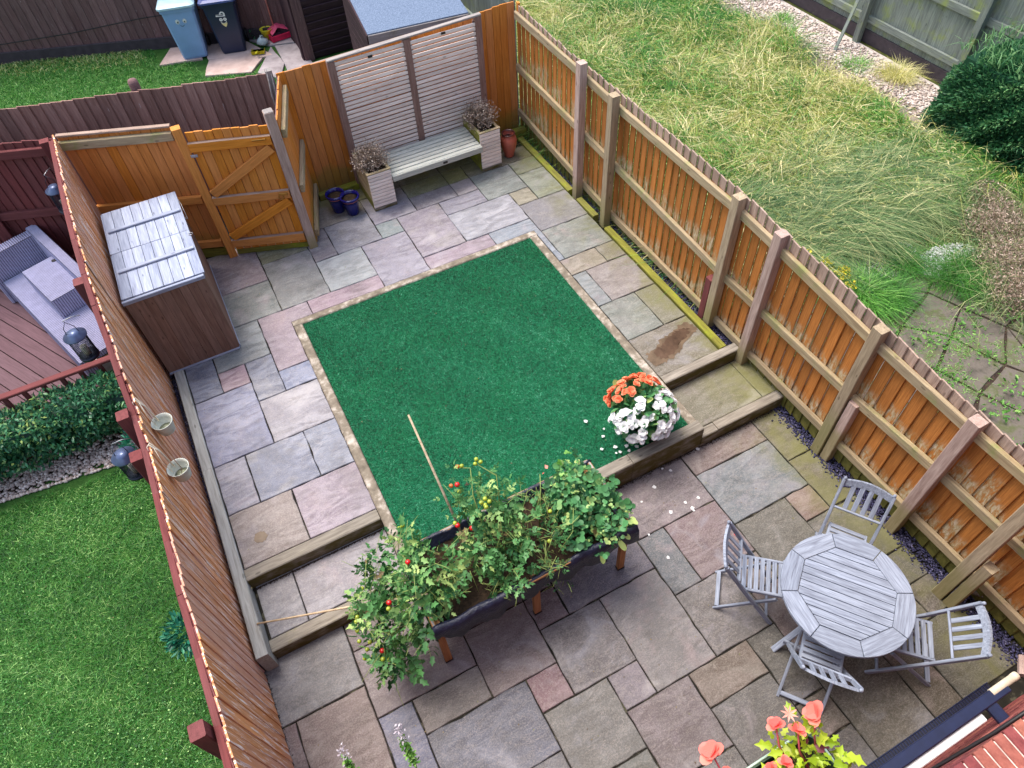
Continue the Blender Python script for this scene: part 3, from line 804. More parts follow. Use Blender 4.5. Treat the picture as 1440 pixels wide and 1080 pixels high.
v = 0.40 + cell[(pt[:, 0] / .014).astype(int) % 400, (pt[:, 1] / .014).astype(int) % 400] + cel2[(pt[:, 0] / .05).astype(int) % 120, (pt[:, 1] / .05).astype(int) % 120] + 0.08 * np.sin(pt[:, 0] * 2.2 + 1) * np.sin(pt[:, 1] * 1.7) + 0.10 * np.sin(pt[:, 0] * 7 + pt[:, 1] * 5) - 0.07 * (pt[:, 1] - 2.5) + rng.normal(0, .1, n)
blades('turf_fibres', pt, rng.uniform(.010, .022, n), rng.uniform(.003, .0055, n), rng.uniform(.3, 1.2, n), 'turf_blade', np.clip(v, 0, 1), kind='stuff')

# slate chippings ------------------------------------------------------
def scatter(x0, x1, y0, y1, n, z):
    return np.stack([rng.uniform(x0, x1, n), rng.uniform(y0, y1, n), np.full(n, z)], 1)
for nm, a in (('left_gravel_bed', rect(-1.93, -1.80, 1.05, 6.2)),):
    o = poly_sheet(nm, a, 0.14, 'dark_slate', thick=.2); o['kind'] = 'structure'
o = poly_sheet('right_gravel_bed', rect(3.345, 3.56, 1.84, 6.45), 0.19, 'dark_slate', thick=.2); o['kind'] = 'structure'
p1 = scatter(-1.93, -1.80, 1.05, 6.0, 3000, .15)
p2 = scatter(3.345, 3.52, 1.85, 6.4, 4200, .20)
n3 = 2600
p3 = scatter(3.42, 3.56, -1.7, 1.12, n3, .004); p3[:, 0] -= rng.exponential(.02, n3)
pa = np.concatenate([p1, p2, p3])
stones('slate_chippings', pa, rng.uniform(.006, .015, len(pa)), 'slate_chip', np.clip(rng.beta(1.2, 2.2, len(pa)), 0, 1), flat=.5, kind='stuff')
# dirt and debris crumbs along the edges
nd = 2600
d1 = np.stack([-1.835 + np.abs(rng.normal(0, .012, nd)), rng.uniform(-1.5, 1.1, nd), np.full(nd, .003)], 1)
d2 = np.stack([rng.uniform(-.5, 3.4, nd), 1.105 - np.abs(rng.normal(0, .014, nd)), np.full(nd, .003)], 1)
d3 = np.stack([rng.uniform(-1.7, -.5, nd // 2), 1.70 - np.abs(rng.normal(0, .008, nd // 2)), np.full(nd // 2, HM + .003)], 1)
dd = np.concatenate([d1, d2, d3])
M['debris'] = M['soil']
stones('soil_crumbs', dd, rng.uniform(.002, .006, len(dd)), 'debris', np.zeros(len(dd)), kind='stuff')

nl_ = 150
lt = np.concatenate([scatter(-1.8, 3.3, -1.4, 1.05, nl_, .004), scatter(-1.6, 3.2, 4.5, 6.2, 50, H + .004), scatter(-.35, 2.35, 1.3, 4.3, 60, H + .02), scatter(-1.78, -1.6, 1.2, 4.3, 30, H + .004), scatter(-4, -2, 0, 3.6, 60, .045)])
m_l = len(lt)
V, F, va = leaf_arrays(lt, rdir(m_l) * [1, 1, .15], np.tile([[0, 0, 1.]], (m_l, 1)) + rdir(m_l) * .3, rng.uniform(.006, .022, m_l), rng.uniform(.003, .012, m_l), SIMPLE, rng.random(m_l))
add('leaf_litter', npmesh('leaf_litter', V, F, 'dry_leaf', va), None, kind='stuff')

# ================================================================== FENCES
xb = lambda y: 3.45 + (4.5 - y) * .014
tip = interp([(-2.2, 1.58), (-.7, 1.60), (-.36, 1.60), (.55, 1.69), (1.14, 1.76), (1.74, 1.79), (2.25, 1.84), (4.2, 1.87), (5.5, 1.88), (6.51, 1.97)])
r_top = interp([(6.5, 1.89), (4.96, 1.82), (4.18, 1.77), (2.3, 1.73), (1.72, 1.68), (.68, 1.57), (-.33, 1.51), (-2.2, 1.48)])
r_mid = interp([(6.5, 1.23), (5, 1.13), (2.1, .93), (1.77, .93), (.7, .90), (-.36, .94), (-2.2, .92)])
r_low = interp([(6.45, .60), (5.1, .46), (4.15, .39), (2.2, .35), (1.5, .33), (.6, .31), (-.9, .32), (-2.2, .3)])
rf = thing('boundary_fence', 'long orange board fence with green weathered rails and grey posts right of the patio', 'fence', (3.45, 2.5, 0))
y = 6.44; k = 0
while y > -2.1:
    zt = tip(y) + random.gauss(0, .006)
    zb = .16 if y > 1.9 else .03
    x = xb(y) + .012
    o = bar('fence_board', (x, y, zb), (x, y + random.gauss(0, .003), r_top(y) - .01), .114, .013, 'orange_fence_paint', rf, up=(-1, 0, 0), roll=R(-9))
    o.color = ((r_mid(y)) / 2, (r_low(y)) / 2, 0.5, 1)
    # bare grey tip above the top rail
    bar('board_tip', (x, y, r_top(y) - .009), (x, y, zt + random.gauss(.003, .006)), .114, .013, 'weathered_tips', rf, up=(-1, 0, 0), roll=R(-9))
    y -= .1085
pY = [4.774, 4.136, 2.183, 1.641, .485, -.451, -1.07]
brk = [6.47] + [v + .047 for v in pY] + [-2.1]
for i in range(len(brk) - 1):
    ya, yb_ = brk[i] - .001, brk[i + 1] + .001
    if i >= len(brk) - 2: pass
    for fz, hh in ((r_top, .095), (r_mid, .09), (r_low, .09)):
        bar('rail', (xb(ya) - .022, ya, fz(ya) - hh / 2), (xb(yb_) - .022, yb_, fz(yb_) - hh / 2), .042, hh, 'rail_wood', rf, bev=.006)
post_spec = [(3.303, 4.774, 1.97, 'post_grey'), (3.311, 4.136, 1.90, 'post_green'), (3.375, 2.183, 1.855, 'post_green'), (3.396, 1.641, 1.815, 'post_grey'),
             (3.410, .485, 1.70, 'post_green'), (3.400, -.451, 1.63, 'post_grey'), (3.30, -1.07, 1.66, 'post_green')]
for x, y, zt, m in post_spec:
    zb = H - .08 if y > 1.9 else 0.0
    bar('post', (x + .048, y + .048, zb), (x + .048, y + .048, zt), .096, .096, m, rf, up=(0, 1, 0), bev=.005)
for x, y, zt, m in ((3.375, 2.283, .80, 'red_stain'), (3.425, .385, .86, 'post_grey'), (3.305, -1.17, .70, 'post_green')):
    bar('post_stub', (x + .045, y + .045, 0), (x + .045, y + .045, zt), .085, .085, m, rf, up=(0, 1, 0), bev=.006)

# the same boundary further back, beside the rear garden
rf2 = thing('boundary_fence', 'grey green continuation of the right fence behind the small shed', 'fence', (3.45, 8, .3))
y = 6.62
while y < 12:
    bar('fence_board', (3.44, y, .3), (3.44, y, 2.05), .118, .012, 'far_fence_wood', rf2, up=(-1, 0, 0), roll=R(5)); y += .11
for z in (.7, 1.3, 1.95):
    bar('rail', (3.41, 6.6, z), (3.41, 12, z), .04, .09, 'far_fence_wood', rf2)

# back fence (orange) ---------------------------------------------------
bf = thing('back_fence', 'tall orange stained board fence closing the back of the patio behind the slatted screen', 'fence', (1.9, 6.52, H))
x = .46
zt_b = interp([(.4, 1.915), (1, 1.90), (2, 1.93), (2.9, 1.95), (3.4, 1.985)])
while x < 3.42:
    bar('fence_board', (x, 6.52, H - .02), (x, 6.52, zt_b(x) + random.gauss(0, .004)), .0955, .014, 'orange_board', bf, up=(0, -1, 0), roll=R(-1.5), bev=.003)
    x += .1
bar('dark_gap_backing', (.42, 6.534, 1.08), (3.42, 6.534, 1.10), .012, 1.58, 'dark_stain', bf)  # added dark sheet that makes the gaps between boards read as shaded lines
bar('top_edge', (.41, 6.545, 1.87), (3.42, 6.545, 1.93), .03, .05, 'weathered_tips', bf)
bar('corner_post', (3.44, 6.46, .2), (3.44, 6.46, 1.98), .03, .05, 'orange_board', bf, up=(0, 1, 0))

# left fence -------------------------------------------------------------
xl = lambda y: -1.83 - .016 * (y - 2)
ltip = interp([(6.3, 2.01), (5.5, 2.02), (4.86, 2.03), (4.38, 1.99), (4.0, 1.94), (3.68, 1.86), (3.48, 1.77), (3.11, 1.70), (2.82, 1.58), (2.65, 1.55), (2.39, 1.51), (2.0, 1.52), (1.65, 1.54), (1.08, 1.55), (.68, 1.50), (.25, 1.47), (-.04, 1.47), (-2, 1.47)])
lf = thing('boundary_fence', 'weathered orange pink board fence with red stained back along the left of the patio', 'fence', (-1.85, 2.5, 0))
y = 6.30
while y > -2.0:
    x = xl(y) - .012
    zt = ltip(y) + random.gauss(0, .008)
    bar('fence_board', (x, y, .02), (x + random.gauss(0, .002), y, zt + random.gauss(0, .008)), .100, .012, 'left_fence_wood', lf, up=(1, 0, 0), roll=R(5))
    bar('board_back', (x - .0110, y, .02), (x - .0110, y, zt - .004), .100, .008, 'red_stain', lf, up=(1, 0, 0), roll=R(5))
    y -= .093
ys = [6.33, 4.12, 2.42, .25, -2.0]
for i in range(len(ys) - 1):
    n_ = 5
    for dz in (.035, .75, 1.3):
        for q in range(n_):
            a = ys[i] + (ys[i + 1] - ys[i]) * q / n_; b = ys[i] + (ys[i + 1] - ys[i]) * (q + 1) / n_
            bar('rail', (xl(a) - .058, a, ltip(a) - dz - .045), (xl(b) - .058, b, ltip(b) - dz - .045), .044, .085, 'red_stain', lf)
for x, y, z in ((-1.985, 4.07, 1.87), (-1.965, 2.71, 1.58), (-1.965, 2.37, 1.47), (-1.945, .20, 1.53)):
    bar('post', (x, y + .04, 0), (x, y + .04, z), .09, .10, 'red_stain', lf, up=(0, 1, 0), bev=.006)

# board panels between two plan points -------------------------------------
def panel(t, A, B, z0, z1, mat, side=1, n=None, w=.1, thick=.014, rolld=4, rails=(), rmat='orange_gate', rw=.095, rt=.045, railnames='rail'):
    A = Vector(A); B = Vector(B); d = (B - A); L = d.length; d.normalize()
    nn = Vector((-d.y, d.x)) * side
    n = n or max(1, round(L / w))
    for i in range(n):
        p = A + d * (L * (i + .5) / n)
        bar('fence_board', (p.x, p.y, z0), (p.x, p.y, z1 + random.gauss(0, .004)), L / n * (1.12 if rolld else .955), thick, mat, t, up=(nn.x, nn.y, 0), roll=R(-rolld * (2 if rolld < 5 else 1)))
    if not rolld:
        q0 = A - nn * .017; q1 = B - nn * .017
        bar('dark_gap_backing', (q0.x, q0.y, (z0 + z1) / 2), (q1.x, q1.y, (z0 + z1) / 2), .012, z1 - z0 - .03, 'dark_stain', t)  # unseen sheet added behind: its dark colour stands for shade in the gaps
    for z, mt in rails:
        q0 = A + nn * (thick / 2 + rt / 2 + .003); q1 = B + nn * (thick / 2 + rt / 2 + .003)
        bar(railnames, (q0.x, q0.y, z), (q1.x, q1.y, z), rt, rw, mt, t, bev=.006)
lp = thing('fence_panel', 'orange board panel with weathered top rail between the bin store and the gate', 'fence', (-1.4, 6.15, H))
panel(lp, (-1.90, 6.39), (-.84, 5.96), .40, 1.955, 'orange_board', side=-1, rolld=0, rails=((1.875, 'rail_wood'), (1.09, 'orange_gate'), (.47, 'orange_gate')))
bar('gravel_board', (-1.9, 6.37, .33), (-.84, 5.94, .33), .03, .12, 'sleeper_green', lp)
bar('capping', (-1.9, 6.385, 1.975), (-.84, 5.955, 1.975), .05, .022, 'weathered_tips', lp)
rp = thing('fence_panel', 'dark red stained fence panel behind the rattan seat in the left garden', 'fence', (-2.7, 6.7, .3))
panel(rp, (-4.0, 7.20), (-1.95, 6.41), .2, 1.95, 'red_stain', side=-1, rails=((1.84, 'red_stain'), (1.12, 'red_stain'), (.45, 'red_stain')))
for x, y in ((-2.02, 6.37), (-2.95, 6.73)):
    bar('post', (x, y, .2), (x, y, 1.97), .09, .09, 'red_stain', rp, up=(0, 1, 0))
re = thing('fence_panel', 'short orange panel with three weathered rails between the gate post and back fence', 'fence', (.28, 6.0, H))
panel(re, (.155, 5.60), (.43, 6.49), H, 1.90, 'orange_board', side=-1, rolld=0, rails=((1.74, 'rail_wood'), (1.05, 'rail_wood'), (.42, 'rail_wood')))

# gate ---------------------------------------------------------------------
GA, GB = Vector((-.79, 5.90)), Vector((.10, 5.56))
gt = thing('garden_gate', 'closed orange boarded gate with three rails and two diagonal braces', 'gate', ((GA.x + GB.x) / 2, (GA.y + GB.y) / 2, H))
gd = (GB - GA).normalized(); gn = Vector((gd.y, -gd.x))
if gn.y > 0: gn = -gn
a0 = GA + gd * .055; b0 = GB - gd * .055
panel(gt, tuple(a0), tuple(b0), .36, 1.90, 'orange_gate', side=-1, n=9, rolld=0, thick=.016)
for z in (1.745, 1.07, .47):
    q0 = a0 + gn * .031; q1 = b0 + gn * .031
    bar('ledge_rail', (q0.x, q0.y, z), (q1.x, q1.y, z), .042, .10, 'orange_gate', gt, bev=.005)
    bar('flaking_edge', (q0.x, q0.y, z + .051), (q1.x, q1.y, z + .051), .040, .004, 'weathered_tips', gt)
for za, zb in ((1.12, 1.69), (.52, 1.02)):
    q0 = a0 + gd * .03 + gn * .029; q1 = b0 - gd * .03 + gn * .029
    bar('brace', (q0.x, q0.y, za + .04), (q1.x, q1.y, zb - .04), .038, .10, 'orange_gate', gt, up=(0, 0, 1), bev=.005)
bar('gravel_board', (a0.x, a0.y, .32), (b0.x, b0.y, .32), .02, .07, 'sleeper_green', gt)
pt_ = b0 - gd * .12 + gn * .06
box('bolt', (pt_.x, pt_.y, 1.77), (.14, .018, .018), 'brass', gt, rz=math.atan2(gd.y, gd.x))
rg = lathe_mesh([(.026, -.004), (.032, 0), (.026, .004), (.021, 0), (.026, -.004)], 'brass', 16, caps=False)
pr_ = b0 - gd * .10 + gn * .062
add('ring_latch', rg, gt, T(pr_.x, pr_.y, 1.05) @ Matrix.Rotation(math.atan2(gd.y, gd.x), 4, 'Z') @ Matrix.Rotation(R(80), 4, 'X'))
box('latch_plate', (pr_.x + .03, pr_.y - .012, 1.09), (.09, .012, .03), 'brass', gt, rz=math.atan2(gd.y, gd.x))
ph = a0 + gd * .02 + gn * .056
box('hinge', (ph.x, ph.y, 1.66), (.07, .01, .03), 'steel', gt, rz=math.atan2(gd.y, gd.x))
gp = thing('gate_post', 'orange stained post on the hinge side of the gate', 'post', (-.80, 5.89, H))
bar('post', (-.80, 5.89, H), (-.80, 5.89, 1.97), .092, .092, 'orange_gate', gp, up=(0, 1, 0), bev=.006)
gp2 = thing('gate_post', 'bare weathered post with rotten foot on the latch side of the gate', 'post', (.095, 5.56, H))
bar('post', (.095, 5.56, H), (.095, 5.56, 2.04), .10, .10, 'post_grey', gp2, up=(0, 1, 0), bev=.008)
bar('sawn_top', (.095, 5.56, 2.04), (.095, 5.56, 2.046), .09, .09, 'shed_fascia', gp2, up=(0, 1, 0))

# dark alley fence ------------------------------------------------------------
df = thing('alley_fence', 'dark brown lapped board fence with weathered boards behind the gate', 'fence', (-1.2, 7.0, .25))
panel(df, (-7.4, 8.95), (.33, 6.58), .2, 1.91, 'alley_wood', side=-1, w=.118, thick=.014, rolld=9)
for q in (.18, .42):
    px, py = .33 + (-7.4 - .33) * q, 6.58 + (8.95 - 6.58) * q
    add('round_post', lathe_mesh([(.055, 0), (.055, 1.66), (.045, 1.69), (0, 1.70)], 'dark_stain', 12), df, T(px + .03, py + .10, .3))
bar('rail', (-7.4, 8.99, 1.6), (.33, 6.62, 1.6), .04, .08, 'dark_stain', df)
dpost = thing('rotten_post', 'split and rotten grey post where the dark fence meets the orange fence', 'post', (.36, 6.60, .25))
bar('post', (.345, 6.56, .25), (.345, 6.56, 1.96), .07, .08, 'shed_fascia', dpost, up=(0, 1, 0))
tubes('splinter', [([(.36, 6.52, 1.2), (.34, 6.50, 1.6), (.36, 6.51, 1.93)], [.012, .018, .004]), ([(.31, 6.53, 1.3), (.30, 6.51, 1.7), (.325, 6.52, 1.99)], [.01, .014, .003])], 'shed_fascia', dpost)

# brown fence at the far back -----------------------------------------------
nb = thing('brown_fence', 'tall brown board fence with a sagging wire behind the wheelie bins', 'fence', (-1.5, 12.1, .3))
panel(nb, (-6.2, 13.95), (1.45, 10.98), .45, 2.3, 'dark_stain', side=-1, w=.13, thick=.016, rolld=5)
bar('gravel_board', (-6.2, 13.92, .38), (1.45, 10.95, .38), .04, .18, 'dark_slate', nb)
tube('wire', [(-5, 13.4, .75), (-3, 12.6, .62), (-1.8, 12.13, .70), (-.7, 11.72, .82), (.2, 11.4, .86)], .008, 'black_rubber', nb)

# ================================================================== SCREEN, BENCH, POTS
sc_ = thing('slatted_screen', 'tall slatted timber screen with three posts and pinkish weathered slats above the bench', 'screen', (1.9, 6.38, H))
SX = (1.005, 1.925, 2.845)
for x, zt in zip(SX, (1.95, 1.965, 2.0)):
    bar('screen_post', (x, 6.38, H), (x, 6.38, zt), .085, .075, 'trellis_post', sc_, up=(0, 1, 0), bev=.006)
for b in (0, 1):
    xa, xb_ = SX[b] + .043, SX[b + 1] - .043
    z = .44; zt = 1.925 + .03 * b
    while z < zt:
        bar('slat', (xa, 6.362 + random.gauss(0, .001), z + random.gauss(0, .0015)), (xb_, 6.362, z + random.gauss(0, .0015) + .004), .020, .0375, 'slat_wood', sc_, bev=.003)
        z += .0545
    box('maker_plate', ((xa + xb_) / 2, 6.347, zt - .03), (.055, .006, .028), 'plaque', sc_)
    for x in (xa + .012, xb_ - .012):
        bar('slat_batten', (x, 6.385, .44), (x, 6.385, zt), .02, .02, 'trellis_post', sc_, up=(0, 1, 0))
bar('capping_rail', (.965, 6.372, 1.965), (2.885, 6.372, 2.012), .06, .022, 'shed_fascia', sc_)
bn = thing('slatted_bench', 'silver grey slatted bench seat, mossy at its right end, between the two planter boxes', 'bench', (1.9, 6.02, H))
for i in range(7):
    yy = 5.80 + .075 * i
    bar('seat_slat', (1.285, yy, .70), (2.50, yy, .70), .060, .022, 'bench_wood', bn, bev=.004)
bar('front_rail', (1.285, 5.752, .675), (2.50, 5.752, .675), .022, .075, 'bench_wood', bn)
bar('back_rail', (1.285, 6.30, .655), (2.50, 6.30, .655), .03, .06, 'bench_wood', bn)
box('maker_plate', (1.98, 5.739, .672), (.06, .004, .03), 'plaque', bn)
for x in (1.31, 1.9, 2.47):
    bar('bearer', (x, 5.77, .664), (x, 6.28, .664), .04, .045, 'bench_wood', bn)

def planter_box(label, x0, x1, y0, y1, zt):
    t = thing('planter_box', label, 'planter', ((x0 + x1) / 2, (y0 + y1) / 2, H), 'slatted planter boxes at the ends of the bench')
    n = 11; hh = (zt - H) / n
    for i in range(n):
        z = H + hh * (i + .5)
        m = 'slat_wood' if i else 'sleeper'
        bar('slat', (x0, y0, z), (x1, y0, z), .018, hh * .84, m, t, bev=.003)
    for i in range(4):
        z = H + (zt - H) * (i + .5) / 4
        for x in (x0 + .009, x1 - .009):
            bar('side_board', (x, y0 + .012, z), (x, y1, z), .018, (zt - H) / 4 * .95, 'sleeper_green' if x > 2 or i < 1 else 'rail_wood', t, bev=.003)
    bar('back_board', (x0, y1, (H + zt) / 2), (x1, y1, (H + zt) / 2), .02, zt - H - .01, 'rail_wood', t)
    for a, b, w in (((x0 - .008, y0 + .012), (x1 + .008, y0 + .012), .036), ((x0 - .008, y1 - .01), (x1 + .008, y1 - .01), .034)):
        bar('rim', (a[0], a[1], zt + .008), (b[0], b[1], zt + .008), w, .018, 'rail_wood', t)
    for x in (x0 + .012, x1 - .012):
        bar('rim', (x, y0 + .03, zt + .008), (x, y1 - .03, zt + .008), .034, .016, 'rail_wood', t)
    poly_sheet('compost', rect(x0 + .02, x1 - .02, y0 + .012, y1 - .015), zt - .03, 'bark_soil', t)
    return t
planter_box('slatted planter box at the left end of the bench, by the blue pots', .985, 1.280, 5.785, 6.32, .80)
planter_box('mossy slatted planter box at the right end of the bench, by the terracotta urn', 2.51, 2.79, 5.83, 6.33, .83)

def dried_plant(label, cx, cy, cz, rx, ry, rz, n=170):
    t = thing('dried_plant', label, 'plant', (cx, cy, cz), 'faded dry plants in the planter boxes')
    st = []; tips = []
    for i in range(n):
        d = rng.normal(size=3); d /= np.linalg.norm(d); d[2] = abs(d[2]) * .9 + .15
        r = rng.uniform(.55, 1)
        e = Vector((cx + d[0] * rx * r, cy + d[1] * ry * r - .02, cz + d[2] * rz * r))
        b = Vector((cx + d[0] * rx * .3, cy + d[1] * ry * .3, cz))
        m = b.lerp(e, .55) + Vector(rng.normal(size=3) * .02)
        st.append(([b, m, e], [.0022, .0016, .0011])); tips.append(e)
        for _ in range(2):
            s = b.lerp(e, rng.uniform(.5, .8)); e2 = s + Vector(rng.normal(size=3) * .05) + Vector((0, 0, .03))
            st.append(([s, e2], [.0013, .0009])); tips.append(e2)
    tubes('stems', st, 'stem_grey', t, seg=3, kind='stuff')
    P_ = np.repeat(np.array([tuple(q) for q in tips]), 5, 0) + rng.normal(0, .008, (len(tips) * 5, 3))
    k_ = len(P_)
    V, F, va = leaf_arrays(P_, rdir(k_), rdir(k_, .5), rng.uniform(.008, .018, k_), rng.uniform(.008, .014, k_), SIMPLE, np.clip(rng.beta(1.6, 1.4, k_), 0, 1))
    add('seed_heads', npmesh('seed_heads', V, F, 'dried_flower', va), t, kind='stuff')
    m_ = 900
    c_ = in_ell(m_, (cx, cy, cz + rz * .35), (rx * .8, ry * .8, rz * .5))
    V, F, va = leaf_arrays(c_, rdir(m_), rdir(m_, .3), rng.uniform(.02, .04, m_), rng.uniform(.008, .016, m_), SIMPLE, rng.random(m_) * .5)
    add('withered_leaves', npmesh('withered_leaves', V, F, 'heather', va), t, kind='stuff')
dried_plant('dry grey brown plant with pale seed heads in the left planter box', 1.12, 5.99, .80, .27, .24, .30)
dried_plant('dry grey brown plant with pale seed heads in the right planter box', 2.62, 6.08, .83, .27, .26, .32)

def glazed_pot(label, x, y, s, rz=0):
    t = thing('plant_pot', label, 'flower pot', (x, y, H), 'cobalt blue glazed pots by the bench')
    add('pot_body', lathe_mesh([(.068 * s, 0), (.074 * s, .01), (.095 * s, .16), (.105 * s, .225 * s), (.118 * s, .23), (.122 * s, .245), (.118 * s, .262), (.104 * s, .262), (.098 * s, .22), (.09 * s, .20)], 'blue_glaze', 28), t, T(x, y, H))
    add('rim_band', lathe_mesh([(.106 * s, .214), (.111 * s, .218), (.111 * s, .226), (.106 * s, .23)], 'terracotta', 28, caps=False), t, T(x, y, H))
    add('compost', lathe_mesh([(.096 * s, 0), (.05 * s, .006), (0, .002)], 'bark_soil', 20), t, T(x, y, H + .222))
glazed_pot('cobalt blue glazed pot, the further of the pair and closer to the orange fence', .595, 6.045, 1.0)
glazed_pot('cobalt blue glazed pot, the nearer of the pair and beside the planter box', .735, 5.905, 1.02)
ur = thing('terracotta_urn', 'glossy terracotta urn with dark rim standing in the back right corner', 'urn', (2.985, 5.985, H))
add('urn_body', lathe_mesh([(.058, 0), (.064, .01), (.062, .025), (.085, .09), (.108, .19), (.110, .235), (.098, .285), (.082, .305), (.08, .315), (.09, .33), (.074, .33), (.068, .31), (.07, .27)], 'terracotta', 32), ur, T(2.985, 5.985, H))
add('rim', lathe_mesh([(.078, .322), (.091, .330), (.090, .340), (.074, .342), (.066, .33)], 'terracotta_rim', 32, caps=False), ur, T(2.985, 5.985, H))
add('compost', lathe_mesh([(.07, .275), (0, .27)], 'bark_soil', 16), ur, T(2.985, 5.985, H))

# ================================================================== BIN STORE
bs = thing('bin_store', 'brown wooden bin store with silver grey double lid against the left fence', 'bin store', (-1.47, 5.08, H))
BX0, BX1, BY0, BY1, BZ = -1.835, -1.10, 4.36, 5.80, 1.335
n = 9
for i in range(n):
    w = (BX1 - BX0) / n
    bar('end_board', (BX0 + w * (i + .5), BY0, H + .02), (BX0 + w * (i + .5), BY0, BZ - .045), w * .985, .016, 'bin_brown', bs, up=(0, -1, 0), bev=.002)
bar('bottom_rail', (BX0, BY0 - .006, H + .012), (BX1, BY0 - .006, H + .012), .03, .022, 'bin_lid_wood', bs)
bar('top_rail', (BX0 - .01, BY0 - .006, BZ - .022), (BX1 + .01, BY0 - .006, BZ - .022), .03, .042, 'bin_lid_wood', bs)
for x in (BX0 + .02, BX1 - .015):
    bar('corner_post', (x, BY0 + .022, H), (x, BY0 + .022, BZ - .03), .03, .026, 'bin_brown', bs, up=(0, 1, 0))
nd_ = 14
for i in range(nd_):
    w = (BY1 - BY0) / nd_
    bar('door_board', (BX1, BY0 + w * (i + .5), H + .03), (BX1, BY0 + w * (i + .5), BZ - .06), w * .97, .016, 'bin_brown', bs, up=(1, 0, 0), bev=.002)
for z in (BZ - .03, H + .02):
    bar('front_rail', (BX1, BY0 + .01, z), (BX1, BY1, z), .03, .04, 'bin_lid_wood', bs)
bar('back_wall', (BX0, BY0 + .02, (H + BZ) / 2), (BX0, BY1, (H + BZ) / 2), .015, BZ - H - .05, 'bin_brown', bs)
bar('rear_wall', (BX0, BY1, (H + BZ) / 2), (BX1, BY1, (H + BZ) / 2), .015, BZ - H - .05, 'bin_brown', bs)
for li, (ya, yb_) in enumerate(((BY0 + .012, 5.085), (5.093, BY1 + .02))):
    lid = bar('lid', (BX0, ya + .01, BZ + .001), (BX0, yb_ - .01, BZ + .001), .012, .018, 'bin_lid_wood', bs)
    wv = (BX1 + .03 - (BX0 + .005)) / 8
    for i in range(8):
        xx = BX0 + .005 + wv * (i + .5)
        bar('lid_board', (xx, ya, BZ + .004 + random.uniform(-.002, .002)), (xx, yb_, BZ + .004), wv * .955, .016, 'bin_lid_wood', lid, bev=.002)
    yy = ya + .40 if li == 0 else ya + .36
    bar('batten', (BX0 + .03, yy, BZ + .024), (BX1 + .015, yy, BZ + .024), .045, .020, 'bin_lid_wood', lid)
add('chain', tube_data and mesh('chain', *tube_data([(BX1 + .035, 5.30, BZ + .01), (BX1 + .05, 5.33, BZ - .03), (BX1 + .045, 5.45, BZ - .05), (BX1 + .04, 5.6, BZ - .02), (BX1 + .03, 5.66, BZ + .01)], .004), 'steel', True), bs)
tube('hasp_ring', [(BX1 + .03 + .02 * math.cos(a), 5.0 + .02 * math.sin(a), BZ + .02) for a in np.linspace(0, 6.28, 12)], .003, 'steel', bs)

# ================================================================== TABLE AND CHAIRS
TC = Vector((2.285, -.765)); TR = .468; TZ = .72; TA = -52.6
tb = thing('patio_table', 'round silver grey slatted wooden table on folding legs', 'table', (TC.x, TC.y, 0))
base = T(TC.x, TC.y, 0) @ Matrix.Rotation(R(TA), 4, 'Z')
# rim: eight curved segments
ri = .355
off = R(22.5)
for k in range(8):
    a0_, a1_ = off + k * math.pi / 4 + .006, off + (k + 1) * math.pi / 4 - .006
    outer = [(TR * math.cos(a), TR * math.sin(a)) for a in np.linspace(a0_, a1_, 9)]
    inner = [(ri * math.cos(a1_ ), ri * math.sin(a1_)), (ri * math.cos(a0_), ri * math.sin(a0_))]
    pts = outer + inner; m = len(pts)
    o2 = stretch_poly(pts, .003)
    vs = [(x, y, TZ - .026) for x, y in pts] + [(x, y, TZ - .003) for x, y in pts] + [(p.x, p.y, TZ) for p in o2]
    fs = [tuple(range(m - 1, -1, -1))] + [(i, (i + 1) % m, m + (i + 1) % m, m + i) for i in range(m)] + [(m + i, m + (i + 1) % m, 2 * m + (i + 1) % m, 2 * m + i) for i in range(m)] + [tuple(range(2 * m, 3 * m))]
    am = (a0_ + a1_) / 2
    rot = Matrix.Rotation(am + math.pi / 2, 4, 'Z')
    me = mesh('rim_segment', [rot.inverted() @ Vector(v) for v in vs], fs, 'teak_silver')
    add('rim_segment', me, tb, base @ rot)
# slats clipped to the inner octagon
oct_ = [((ri - .004) * math.cos(off + k * math.pi / 4), (ri - .004) * math.sin(off + k * math.pi / 4)) for k in range(8)]
def clip_poly(poly, a, b, c):   # keep a*x+b*y<=c
    out = []
    for i in range(len(poly)):
        p, q = poly[i - 1], poly[i]
        dp, dq = a * p[0] + b * p[1] - c, a * q[0] + b * q[1] - c
        if (dp <= 0) != (dq <= 0):
            t_ = dp / (dp - dq); out.append((p[0] + (q[0] - p[0]) * t_, p[1] + (q[1] - p[1]) * t_))
        if dq <= 0: out.append(q)
    return out
def prism(name, pts, z0, z1, mat, parent, bm=Matrix.Identity(4), bev=.002):
    n = len(pts)
    if n < 3: return
    ar = sum(pts[i][0] * pts[(i + 1) % n][1] - pts[(i + 1) % n][0] * pts[i][1] for i in range(n))
    if ar < 0: pts = pts[::-1]
    if abs(ar) < 1e-4: return
    cx = sum(p[0] for p in pts) / n; cy = sum(p[1] for p in pts) / n
    vs = [(x - cx, y - cy, z0) for x, y in pts] + [(x - cx, y - cy, z1) for x, y in pts]
    fs = [tuple(range(n - 1, -1, -1)), tuple(range(n, 2 * n))] + [(i, (i + 1) % n, n + (i + 1) % n, n + i) for i in range(n)]
    return add(name, mesh(name, vs, fs, mat), parent, bm @ T(cx, cy, 0))
ns = 11; R2 = ri * math.cos(math.pi / 8) - .004
